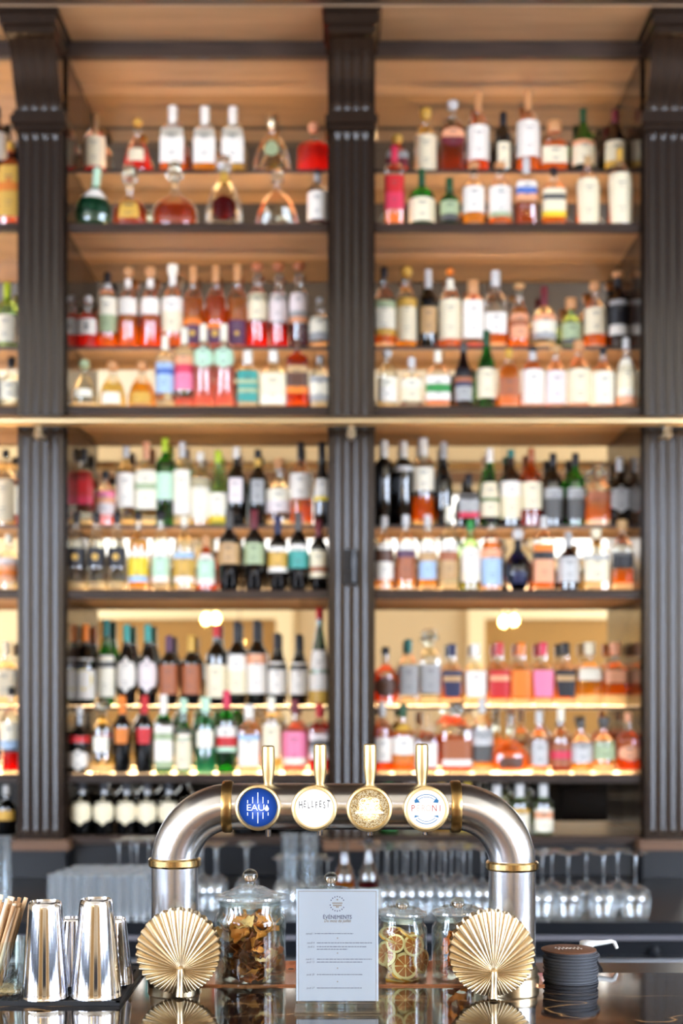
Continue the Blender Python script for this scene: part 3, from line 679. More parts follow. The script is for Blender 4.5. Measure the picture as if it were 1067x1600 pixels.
row('L', 2, False, [
 (120,34,800,'bgd','c','clear',.1,'black',.14,'black',(.3,.54),'clear bottle, black label with gold disc', W_(lw=.8,dot=('gold',.42,.35),print=False)),
 (151,34,800,'bgd','c','clear',.1,'black',.14,'black',(.3,.54),'clear bottle, black label with gold disc', W_(lw=.8,dot=('gold',.42,.35),print=False)),
 (183,34,800,'bgd','c','clear',.1,'black',.14,'black',(.3,.54),'clear bottle, black label with gold disc', W_(lw=.8,dot=('gold',.42,.35),print=False)),
 (216,34,800,'std','c','gold',.64,'black',.1,'lblue/yellow3/white',(.1,.5),'yellow bottle with yellow label', W_(lw=.9)),
 (251,32,800,'std','c','clear',.1,'black',.1,'white/mint3/white',(.1,.5),'clear bottle with green label', W_(lw=.9)),
 (288,36,806,'std','c','pyellow',.1,'pale',.12,'white/gold3/lblue',(.1,.5),'clear bottle with golden yellow label', W_(lw=.9)),
 (322,32,836,'bgd','o','gold',.6,'wood',.2,'white/mint3/white',(.1,.66),'small amber bottle with green label', W_(lw=.9)),
 (358,38,796,'wine','d',None,0,'dgrey',.3,'tan',(.32,.58),'dark wine bottle with tan label', W_(lw=.85)),
 (397,36,796,'wine','d',None,0,'maroon',.24,'sage',(.32,.58),'dark wine bottle with pale green label', W_(lw=.85)),
 (434,34,806,'wine','d',None,0,'navy',.24,'white/gold3/white',(.24,.58),'dark wine bottle with yellow label', W_(lw=.85)),
 (466,34,800,'wine','d',None,0,'dgrey',.24,'teal3/white',(.28,.58),'dark wine bottle with turquoise label', W_(lw=.85)),
 (498,32,812,'wine','d',None,0,'maroon',.24,'cream/copper/cream3',(.18,.56),'dark wine bottle with cream label, red capsule', W_(lw=.85))])
row('R', 2, True, [
 (600,34,688,'tall','k',None,0,'white',.24,None,None,'plain tall black bottle with white cap', W_(nk=.017)),
 (630,34,689,'tall','k',None,0,'white',.24,None,None,'tall black bottle, white cap, silver collar', W_(nk=.017,nb=('silver',.64,.7))),
 (661,38,684,'tall','f','orange',.34,'white',.26,'pale',(.4,.66),'tall frosted bottle with orange base', W_(nk=.02,lw=.9,foot=.03)),
 (693,32,690,'bgd','k',None,0,'grey',.2,None,None,'slim black bottle with grey capsule', W_()),
 (732,36,740,'squat','d',None,0,'black',.2,'rose/grey3',(.16,.6),'squat dark bottle with silver and red label', W_(lw=.8,sq=1)),
 (765,34,700,'hock','g',None,0,'white',.18,'cream',(.12,.56),'green bottle, white cap, long cream label', W_(lw=1)),
 (798,36,702,'std','b',None,0,'dteal',.1,'cream3/white2',(.1,.58),'brown bottle with tall cream label', W_(lw=.9)),
 (830,36,700,'std','o','brown',.3,'copper',.16,'cream',(.22,.56),'amber bottle with cream label', W_(lw=.9)),
 (864,34,708,'std','d',None,0,'black',.16,'dgrey2/grey',(.1,.52),'dark green bottle with grey label', W_(lw=.8)),
 (899,34,708,'std','g',None,0,'black',.16,'dgrey2/grey',(.1,.52),'bright green bottle with grey label', W_(lw=.7)),
 (934,42,726,'std','c','amber',.52,'crystal',.2,'copper',(.4,.56),'square amber bottle with crystal stopper', W_(sq=1,cs='s',lw=.5,foot=.03)),
 (968,36,715,'squat','k',None,0,'silver',.2,'grey',(.2,.6),'black bottle with ornate silver label', W_(lw=.8,ls='o',sq=1))])
row('R', 2, False, [
 (600,34,806,'std','c','gold',.14,'silver',.14,'white3/brown2/white',(.14,.62),'bottle with brown band on white label', W_(lw=.9,foot=.02)),
 (634,34,804,'std','c','gold',.14,'silver',.14,'copper3/purple/white',(.14,.62),'bottle with copper and purple label', W_(lw=.9,foot=.02)),
 (668,32,804,'std','c','gold',.14,'silver',.14,'lblue2/tan/white',(.14,.62),'bottle with pale blue label', W_(lw=.9,foot=.02)),
 (701,34,790,'std','c','clear',.14,'pale',.18,'tan2/copper/white',(.14,.56),'bottle with tan and white label', W_(lw=.9,foot=.02)),
 (735,34,812,'std','l','yellow',.1,'green',.14,'pale/white3',(.12,.6),'greenish bottle with white label', W_(lw=.9)),
 (768,36,808,'std','c','orange',.66,'black',.08,'lblue3/salmon',(.06,.56),'orange bottle with pale blue label', W_(lw=.85,cs='k')),
 (809,50,825,'ball','u',None,0,'silver',.2,'navy',(.1,.3),'round dark blue bottle with silver stopper', W_(cs='b',nb=('black',.58,.76),lw=.3,print=False)),
 (849,36,806,'tall','c','orange',.6,'silver',.16,'salmon3/black/orange',(.1,.62),'square bottle with black and orange label', W_(sq=1,lw=.8)),
 (888,38,830,'squat','b','brown',.3,'grey',.26,'silver',(.14,.56),'brown bottle with silvery label', W_(lw=.9)),
 (931,42,826,'std','c','pyellow',.3,'cream',.16,'cream5/grey',(.14,.56),'square bottle with cream label', W_(sq=1,cs='k',lw=.85,foot=.03)),
 (972,36,812,'std','c','orange',.3,'tan',.14,'black3/dgrey',(.32,.54),'bottle with black label over amber liquid', W_(sq=1,cs='k',lw=.85,foot=.03))])
row('L', 3, True, [
 (134,36,975,'bgd','d',None,0,'orange',.24,'white',(.08,.58),'dark bottle with yellow diamond label', W_(lw=.8,dot=('yellow',.32,.8),da=1.3,print=False)),
 (166,32,967,'bgd','g',None,0,'dteal',.2,'pale5/dgrey/pale',(.1,.58),'green bottle with white label, teal capsule', W_(lw=.9)),
 (198,34,975,'bgd','d',None,0,'teal',.28,'white',(.16,.6),'dark bottle, oval white label with yellow rim', W_(lw=.85,ls='o')),
 (231,34,975,'bgd','d',None,0,'teal',.28,'lilac',(.16,.6),'dark bottle, oval pink label, teal capsule', W_(lw=.85,ls='o')),
 (264,34,992,'wine','d',None,0,'purple',.24,'copper',(.16,.58),'dark bottle, copper label, purple capsule', W_(lw=.85)),
 (299,34,992,'wine','d',None,0,'gold',.24,'copper',(.16,.58),'dark bottle, copper label, gold capsule', W_(lw=.85)),
 (338,36,974,'wine','d',None,0,'red',.16,'cream',(.1,.5),'dark bottle, cream label, red capsule', W_(lw=.9)),
 (370,34,970,'wine','d',None,0,'black',.24,'cream3/white2',(.14,.6),'dark bottle with white and cream label', W_(lw=.9)),
 (401,34,968,'wine','d',None,0,'black',.24,'white3/salmon',(.14,.6),'dark bottle with white and pink label', W_(lw=.9)),
 (433,32,988,'bgd','d',None,0,'black',.24,'white',(.16,.6),'dark bottle, plain white label with grey dot', W_(lw=.9,dot=('dgrey',.44,.12))),
 (467,32,990,'bgd','d',None,0,'black',.24,'white',(.16,.6),'dark bottle, plain white label with brown dot', W_(lw=.9,dot=('brown',.44,.12))),
 (499,34,948,'hock','g',None,0,'red',.12,'gold/white3',(.02,.56),'tall green bottle with red capsule', W_(lw=1.1))])
row('L', 3, False, [
 (124,36,1103,'squat','k',None,0,'silver',.12,'white',(.04,.36),'squat black bottle with round white label', W_(lw=.8,ls='o',nb=('red',.46,.56))),
 (160,42,1093,'std','c','pyellow',.12,'crystal',.16,'pale',(.3,.5),'ornate clear bottle with glowing base', W_(cs='s',lw=.4,foot=.035)),
 (191,32,1086,'wine','d',None,0,'orange',.24,'amber',(.38,.58),'dark bottle, orange capsule and shield label', W_(lw=.6,ls='v')),
 (226,32,1086,'wine','d',None,0,'red',.24,'red',(.38,.58),'dark bottle, red capsule and shield label', W_(lw=.6,ls='v')),
 (256,32,1084,'std','g',None,0,'white',.3,'sage/white3/sage/white',(.06,.6),'square green bottle with white label', W_(sq=1,lw=.85)),
 (287,30,1090,'bgd','g',None,0,'mint',.2,'cream',(.05,.52),'green bottle with cream label', W_(lw=.9)),
 (321,36,1088,'std','t','teal',.5,'mint',.2,'pale',(.34,.56),'pale turquoise bottle', W_(lw=.6,foot=.02,nk=.02)),
 (354,36,1078,'std','g',None,0,'rose',.22,'mint/red2/white2',(.26,.56),'green bottle with red ribbon label', W_(lw=.8,foot=.01)),
 (389,36,1100,'std','c','orange',.62,'white',.2,'white5/lblue',(.1,.56),'orange bottle with white label', W_(sq=1,lw=.8,nk=.02,foot=.025)),
 (424,34,1088,'tall','c','pyellow',.2,'pale',.2,'cream',(.2,.64),'clear bottle with cream label', W_(lw=.8,foot=.03)),
 (460,42,1092,'squat','c','pink',.6,'maroon',.2,'pale/pink4',(.12,.56),'pink bottle with pink label, maroon cap', W_(lw=.8)),
 (499,36,1098,'std','c','red',.68,'red',.2,'lilac/grey/dgrey/lilac',(.2,.56),'bright red bottle with pale label', W_(sq=1,lw=.7))])
row('R', 3, True, [
 (603,42,1010,'squat','c','dorange',.52,'black',.12,'brown',(.14,.5),'squat orange bottle with brown round label', W_(lw=.7,ls='o',foot=.02)),
 (638,34,998,'std','c','dorange',.1,'dteal',.2,'grey',(.16,.6),'clear bottle with grey label, teal cap', W_(sq=1,lw=.8,foot=.03)),
 (672,36,982,'std','c','clear',.1,'crystal',.2,'grey',(.16,.54),'tall clear bottle with crystal stopper', W_(sq=1,cs='s',lw=.8,foot=.03)),
 (706,36,1005,'squat','c','orange',.5,'navy',.2,'navy3/tan/navy',(.14,.56),'square bottle with navy label', W_(sq=1,lw=.55,ls='v',nk=.018,foot=.03,print=False)),
 (743,36,1005,'squat','c','pyellow',.2,'white',.2,'white',(.14,.56),'square bottle with white label', W_(sq=1,lw=.7,ls='v',nk=.018,foot=.03)),
 (780,36,1003,'squat','c','dorange',.56,'red',.2,'red3/salmon/red',(.14,.56),'square bottle with red label', W_(sq=1,lw=.7,ls='v',nk=.018,foot=.03,print=False)),
 (814,36,1003,'squat','c','orange',.56,'orange',.2,'orange',(.14,.56),'square bottle with orange label', W_(sq=1,lw=.7,ls='v',nk=.018,foot=.03,print=False)),
 (848,36,1003,'squat','c','orange',.5,'rose',.2,'pink',(.14,.56),'square bottle with pink label', W_(sq=1,lw=.65,ls='v',nk=.018,foot=.03,print=False)),
 (883,36,1003,'squat','c','orange',.5,'black',.2,'black3/tan/black',(.14,.56),'square bottle with black label', W_(sq=1,lw=.6,ls='v',nk=.018,foot=.03,print=False)),
 (921,40,1003,'squat','c','gold',.5,'cream',.2,'pale',(.4,.6),'square bottle of golden liquid', W_(sq=1,cs='w',nk=.012,lw=.7,foot=.05)),
 (961,40,1003,'squat','c','orange',.56,'salmon',.2,'salmon',(.36,.56),'square bottle of orange liquid', W_(sq=1,cs='w',nk=.012,lw=.6,foot=.05,print=False))])
row('R', 3, False, [
 (597,36,1096,'std','c','dorange',.64,'silver',.2,'white',(.16,.5),'orange bottle with white label', W_(lw=.7)),
 (630,42,1098,'squat','c','orange',.56,'dgreen',.2,'amber/white2',(.14,.52),'rounded amber bottle with pale seal', W_(lw=.7,nb=('gold',.6,.7))),
 (666,38,1113,'squat','c','brown',.56,'tan',.24,'white',(.1,.5),'brown bottle with white label', W_(sq=1,lw=.7)),
 (713,52,1095,'std','c','dorange',.5,'crystal',.18,'white/copper3',(.1,.46),'broad square bourbon bottle with small white label', W_(sq=1,lw=.6,cs='w',nk=.014,print=False)),
 (753,38,1090,'std','c','gold',.12,'silver',.2,'dgrey2/silver/grey',(.16,.58),'bottle with silver blue label', W_(lw=.9,foot=.025)),
 (797,64,1106,'low','c','orange',.36,'crystal',.4,'brown',(.08,.24),'wide low bottle with long crystal neck', W_(cs='c',flat=1,lw=.4,nk=.016,print=False)),
 (842,36,1110,'squat','c','amber',.14,'silver',.2,'silver',(.12,.5),'clear round shouldered bottle with silver label', W_(lw=.5,foot=.02)),
 (876,38,1106,'squat','c','brown',.46,'pale',.2,'copper/rose/copper',(.1,.46),'clear bottle with copper brown label', W_(lw=.8,foot=.01)),
 (908,40,1124,'squat','c','gold',.2,'dgrey',.16,'silver3/grey',(.2,.58),'squat bottle with silver label, golden base', W_(lw=.7,foot=.02)),
 (943,40,1120,'squat','c','gold',.14,'dgrey',.2,'sage',(.24,.58),'squat bottle with yellow green label', W_(lw=.7,foot=.04,cs='k')),
 (981,38,1112,'squat','c','dorange',.6,'salmon',.16,'salmon',(.2,.46),'amber bottle with round pink seal', W_(sq=1,lw=.6,ls='o',foot=.015))])
row('L', 4, False, [(x,38,1216,'squat','k',None,0,'black',.2,'cream',(.18,.66),'black bottle with oval cream label', W_(lw=.75,ls='o',nk=.018,print=False)) for x in (128,163,198,230,264,380,412,446,480)])
row('R', 4, False, [
 (608,34,1222,'bgd','g',None,0,'green',.2,'green',(.1,.5),'green bottle behind the tap pipe', W_()),
 (645,34,1222,'std','c','clear',.2,'silver',.2,'pale',(.2,.5),'clear bottle behind the tap pipe', W_()),
 (690,36,1222,'std','c','gold',.6,'gold',.2,'tan',(.2,.5),'golden bottle behind the tap pipe', W_()),
 (730,40,1222,'std','c','yellow',.6,'yellow',.2,'yellow',(.1,.5),'yellow bottle behind the tap pipe', W_()),
 (776,32,1226,'std','l','pyellow',.3,'silver',.3,'salmon/pale3',(.1,.52),'small juice bottle half hidden by the pipe', W_(nk=.018)),
 (812,34,1224,'std','l','pyellow',.3,'silver',.3,'pale4/gold',(.06,.52),'small juice bottle with pale label', W_(nk=.018,lw=.8)),
 (849,34,1224,'std','l','pyellow',.3,'silver',.3,'pale4/salmon2/pale',(.06,.52),'small juice bottle with red spot', W_(nk=.018,lw=.8))])
row('F', 0, True, [(-4,40,168,'std','k',None,0,'black',.2,'white',(.2,.6),'black bottle with white label', W_(lw=.9))])
row('F', 0, False, [(17,40,222,'tall','o','gold',.8,'gold',.1,'gold3/amber/gold2',(.1,.7),'tall ornate golden bottle', W_(sq=1,lw=.9,dot=('amber',.5,.4)))])
row('F', 1, True, [(12,42,442,'std','l',None,0,'lime',.3,'pale',(.1,.5),'green bottle with pale label, bright green capsule', W_(lw=.9,foot=.02))])
row('F', 1, False, [(18,38,558,'squat','c','clear',.1,'black',.2,'pale',(.16,.5),'short clear bottle with black cap', W_(lw=.8)), (-16,36,545,'squat','k',None,0,'black',.2,'navy',(.2,.5),'dark bottle at the photo edge', W_())])
row('F', 2, True, [(9,42,702,'std','c','pyellow',.14,'black',.1,'cream',(.06,.6),'bottle with big cream label, black cap', W_(lw=.9,foot=.01)), (38,36,710,'std','o','orange',.6,'orange',.3,'pale',(.16,.56),'orange bottle beside the left pilaster', W_())])
row('F', 2, False, [(14,42,834,'squat','c','clear',.1,'pale',.16,'salmon/orange/salmon/lilac',(.14,.56),'pale bottle with salmon and orange label', W_(lw=.9,foot=.03))])
row('F', 3, True, [(10,42,1002,'squat','c','pyellow',.4,'pale',.2,'cream',(.14,.56),'bright cream bottle', W_(sq=1,lw=.9,foot=.04))])
row('F', 3, False, [(18,38,1072,'std','c','red',.24,'black',.1,'lblue/pale2',(.28,.58),'clear bottle with red liquid at the bottom', W_(lw=.8))])
row('F', 4, False, [(10,38,1226,'squat','k',None,0,'silver',.2,'gold',(.3,.5),'dark bottle with gold spots', W_())])
# ---------------- glassware on the back counter ----------------
ZC = ZB
def copies(proto, n): return [proto] + [None]*(n-1)
def tumbler_proto():
    t = thing('highball_glass', (0, 0, 0), 'upturned highball glass', 'glass', 'upturned highball glasses on the back counter')
    mb = MB(); mb.lathe([(.036, 0), (.033, .148), (.030, .150), (.0305, .138), (.033, .002)], n=20, cap0=False, cap1=False); mb.build('glass_wall', M_high, t)
    mb = MB(); mb.lathe([(.032, .136), (.032, .149), (.026, .147)], n=20); mb.build('glass_base', M_high, t)
    return t
def place_all(proto, spots, labels):
    for i, (x, y) in enumerate(spots):
        o = proto if i == 0 else dup(proto)
        o.location = (x, y, ZC+.0005); o['label'] = labels(i)
tp = tumbler_proto(); sp = []
for r_ in range(4):
    for c in range(6):
        sp.append((X(89+26*c, 4.95)+.012*r_, 4.95+.085*r_))
place_all(tp, sp, lambda i: 'upturned highball glass, %s from left in the %s row of the block' % (ORD[i%6], ['front','second','third','rear'][i//6]))
def wine_proto(h, r, name, lab, grp, flute=False):
    t = thing(name, (0, 0, 0), lab, 'glass', grp)
    mb = MB(); b = h*.5
    if flute: p = [(r*.8, 0), (r, h*.15), (r*.95, h*.35), (r*.5, h*.52), (.006, h*.6)]
    else: p = [(r*.78, 0), (r*.93, b*.3), (r, b*.6), (r*.86, b*.82), (r*.5, b*.96), (.006, b*1.03)]
    mb.lathe(p, n=22, cap0=False, cap1=False); mb.build('bowl', M_stem, t)
    zt = p[-1][1]
    mb = MB(); mb.lathe([(.005, zt), (.0036, zt+.02), (.0036, h-.02), (.006, h-.008)], n=10); mb.build('stem', M_stem, t)
    mb = MB(); mb.lathe([(.006, h-.009), (r*.5, h-.005), (r*.85, h-.001), (r*.85, h), (.002, h+.0005)], n=22, cap0=False); mb.build('foot', M_stem, t)
    return t
wp = wine_proto(.235, .043, 'wine_glass', 'upturned wine glass', 'upturned wine glasses in the middle of the back counter')
sp = [(X(px+4, 5.0)-.035*k, 5.0+.1*k) for k in range(3) for px in (602, 632, 661, 691, 720, 750)]
place_all(wp, sp, lambda i: 'upturned wine glass inside the tap arch, %s from left in the %s row' % (ORD[i%6], ['front','middle','rear'][i//6]))
wq = wine_proto(.225, .054, 'wine_glass', 'upturned wine glass', 'upturned wine glasses right of the tap tower')
sp = [(X(px, 4.93)-.04*k, 4.93+.115*k) for k in range(2) for px in (847, 888, 943, 993)]
place_all(wq, sp, lambda i: 'upturned wine glass right of the tap tower, %s from left, %s row' % (ORD[i%4], ['front','middle','rear'][i//4]))
wr = wine_proto(.235, .042, 'wine_glass', 'upturned wine glass', 'upturned wine glasses at the left tap leg')
sp = [(X(px, 5.3)+.03*k, 5.3+.1*k) for k in range(2) for px in (186, 214, 244, 276)] + [(X(px, 5.1), 5.1+.1*k) for k in range(2) for px in (312, 336, 384)]
place_all(wr, sp, lambda i: ('upturned wine glass by the left tap leg, %s from left, %s row' % (ORD[i%4], ['front','rear'][i//4])) if i < 8 else 'upturned wine glass behind the large fruit jar, %s from left, %s row' % (ORD[(i-8)%3], ['front','rear'][(i-8)//3]))
fl = wine_proto(.20, .03, 'champagne_flute', 'upturned flute', 'upturned champagne flutes behind the menu card', True)
sp = [(X(px, 5.0), 5.0) for px in (436, 462, 488, 512)]+[(X(px, 5.0)+.01, 5.1) for px in (436, 466, 496)]
place_all(fl, sp, lambda i: 'upturned champagne flute behind the menu card, %s from left, %s row' % (ORD[i if i < 4 else i-4], 'front' if i < 4 else 'rear'))
for i, px in enumerate((453, 484)):
    t = thing('tall_glass', (X(px, 5.45), 5.45, ZC+.0005), ['left tall upright glass under the second beer badge', 'right tall upright glass under the second beer badge'][i], 'glass', 'tall upright glasses')
    mb = MB(); mb.lathe([(.026, 0), (.03, .01), (.035, .245), (.033, .245), (.028, .012)], n=22, cap1=False); mb.build('glass_wall', M_stem, t)
for i, (px, lab) in enumerate(((6, 'tall upright glass at the far left photo edge'),)):
    t = thing('tall_glass', (X(px-5, 4.95), 4.95, ZC+.0005), lab, 'glass')
    mb = MB(); mb.lathe([(.03, 0), (.034, .01), (.038, .28), (.036, .28), (.031, .012)], n=22, cap1=False); mb.build('glass_wall', M_stem, t)
# two bottles on the back counter
def cbottle(px, top, w_, gl, liq, lab, cap, desc):
    D = 4.98
    bottle(X(px, D), D, ZC+.0005, Z(top, D)-ZC, (w_-3)/2/F*D, 'bgd', gl, liq, .42, cap, .05, lab, (.1, .36), desc, 'bottles standing on the back counter', dict(nm='water_bottle', nofoot=True, lw=.9))
cbottle(538, 1312, 36, 'c', 'orange', 'white', None, 'clear bottle with white label between the flutes and the dark bottle')
cbottle(576, 1310, 36, 'c', 'dred', 'white', 'black', 'dark bottle with white label under the gold glitter badge')

# ---------------- bar counter ----------------
ZR = 1.10
def fz(py): return (CZ-ZR)*F/(py-HY)      # distance of a point of the counter top seen at image row py
t = thing('bar_counter', (0, 1.9, 0), 'dark brown marble bar counter with gold veins', 'counter')
mb = MB(); mb.box(-2.2, 2.2, .1, fz(1520)-1.9, ZR-.03, ZR); mb.build('worktop', M_marble, t, 0)
mb = MB(); mb.box(-2.1, 2.1, .25, fz(1520)-1.93, 0, ZR-.031); mb.build('front_panel', M_dark, t, 0)
# copper drip tray at the back edge
t = thing('drip_tray', (0, fz(1541), ZR+.0002), 'copper drip tray with round holes between the tap tower legs', 'tray')
xa, xb = X(306, 2.45), X(847, 2.45); y1 = fz(1513)-fz(1541)
mb = MB(); mb.box(xa, xb, 0, y1, 0, .003); mb.build('tray_plate', M_copper, t, 0)
mb = MB(); mb.box(xa, xb, y1, y1+.006, -.0, .013); mb.build('tray_lip', M_copper, t, 0)
mb = MB()
for k in range(13):
    px = 340+k*38; mb.lathe([(.006, .0031), (.006, .0034)], (X(px+.01, 2.54), fz(1517)-fz(1541), 0), 14)
mb.build('drain_holes', M_black, t)
# ribbed sink mat behind the counter
t = thing('ribbed_mat', (X(560, 2.75), 2.75, ZR-.06), 'black ribbed rubber mat behind the copper tray', 'mat')
mb = MB(); mb.box(-.36, .36, -.06, .16, 0, .008)
for k in range(60): mb.box(-.355+k*.012, -.349+k*.012, -.055, .155, .008, .012)
mb.build('ribbed_sheet', M_blackmat, t, 0)
t = thing('sink_bench', (0, 2.72, 0), 'dark under-counter bench behind the bar counter', 'bench')
mb = MB(); mb.box(-1.6, 1.6, -.1, .25, ZR-.09, ZR-.06); mb.box(-1.55, 1.55, -.08, .2, 0, ZR-.091); mb.build('bench_body', M_black, t, 0)

# ---------------- tap tower ----------------
D0 = fz(1538); u = D0/F
t = thing('tap_tower', (X(536, D0), D0, ZR), 'brushed steel arched draught tap tower with brass rings', 'tap tower')
ox = X(536, D0)
def tx(px): return (px-536)*u
zt = Z(1260, D0)-ZR                                   # axis of the horizontal pipe
rp = 36.5*u
xl, xr = tx(273), tx(800); rb = 90*u
def arc(cx, cz, a0, a1, n=14): return [(cx+rb*math.cos(a0+(a1-a0)*i/n), 0, cz+rb*math.sin(a0+(a1-a0)*i/n)) for i in range(n+1)]
mb = MB()
path = [(xl, 0, .002), (xl, 0, (zt-rb)*.5)] + arc(xl+rb, zt-rb, PI, PI/2) + arc(xr-rb, zt-rb, PI/2, 0) + [(xr, 0, (zt-rb)*.5), (xr, 0, .002)]
mb.tube(path, rp, 40); mb.build('steel_pipe', M_steel, t, 60)
def ringp(c, ax, wd, nm='brass_ring'):
    mb = MB(); p = []
    for v, rr in ((-wd, rp+.001), (-wd, rp+.003), (-wd*.6, rp+.005), (wd*.6, rp+.005), (wd, rp+.003), (wd, rp+.001)): p.append((rr, v))
    mb.lathe(p, n=40, cap0=False, cap1=False); o = mb.build(nm, M_brassd if ax == 'x' else M_brass, t, 30)
    o.location = c
    if ax == 'x': o.rotation_euler = (0, PI/2, 0)
ringp((xl, 0, Z(1347, D0)-ZR), 'z', 7*u); ringp((xr, 0, Z(1352, D0)-ZR), 'z', 7*u)
ringp((tx(356), 0, zt), 'x', 8*u); ringp((tx(711), 0, zt), 'x', 8*u)
for x in (xl, xr):
    mb = MB(); mb.lathe([(rp+.006, 0), (rp+.006, .014), (rp+.003, .018), (rp+.003, .03), (rp+.0005, .034)], n=40, cap0=False, cap1=False); f = mb.build('foot_flange', M_gold, t, 30); f.location = (x, 0, .0)
# medallions
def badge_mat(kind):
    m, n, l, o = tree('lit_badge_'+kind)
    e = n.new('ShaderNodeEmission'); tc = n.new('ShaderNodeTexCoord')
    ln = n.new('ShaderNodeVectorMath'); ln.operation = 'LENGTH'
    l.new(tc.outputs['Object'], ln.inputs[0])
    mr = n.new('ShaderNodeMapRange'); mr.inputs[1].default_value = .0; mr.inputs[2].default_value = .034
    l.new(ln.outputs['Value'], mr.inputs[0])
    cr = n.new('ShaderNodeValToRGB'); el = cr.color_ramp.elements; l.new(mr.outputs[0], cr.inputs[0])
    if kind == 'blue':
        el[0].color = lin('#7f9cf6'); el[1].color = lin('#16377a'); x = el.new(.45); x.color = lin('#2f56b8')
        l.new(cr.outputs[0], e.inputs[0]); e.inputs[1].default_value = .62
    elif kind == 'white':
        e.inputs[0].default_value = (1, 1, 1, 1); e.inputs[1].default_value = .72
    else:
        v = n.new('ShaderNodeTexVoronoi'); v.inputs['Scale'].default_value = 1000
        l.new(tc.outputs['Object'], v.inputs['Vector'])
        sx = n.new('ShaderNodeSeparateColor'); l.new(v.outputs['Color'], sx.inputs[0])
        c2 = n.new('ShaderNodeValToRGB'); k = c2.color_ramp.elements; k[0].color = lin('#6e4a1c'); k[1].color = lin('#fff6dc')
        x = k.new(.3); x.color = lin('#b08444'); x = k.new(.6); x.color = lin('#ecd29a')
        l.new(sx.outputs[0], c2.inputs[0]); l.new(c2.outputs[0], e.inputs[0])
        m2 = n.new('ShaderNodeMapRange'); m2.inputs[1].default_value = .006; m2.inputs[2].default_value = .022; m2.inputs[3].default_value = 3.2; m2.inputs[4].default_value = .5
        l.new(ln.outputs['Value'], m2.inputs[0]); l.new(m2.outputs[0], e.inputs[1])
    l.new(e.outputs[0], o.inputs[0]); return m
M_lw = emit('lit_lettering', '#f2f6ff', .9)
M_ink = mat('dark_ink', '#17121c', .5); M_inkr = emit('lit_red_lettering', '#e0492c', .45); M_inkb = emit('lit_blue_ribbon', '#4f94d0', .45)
M_faint = emit('lit_pale_lettering', '#fff6dc', .9); M_glare = emit('glare_paled_red_lettering', '#ffd9cc', .56)
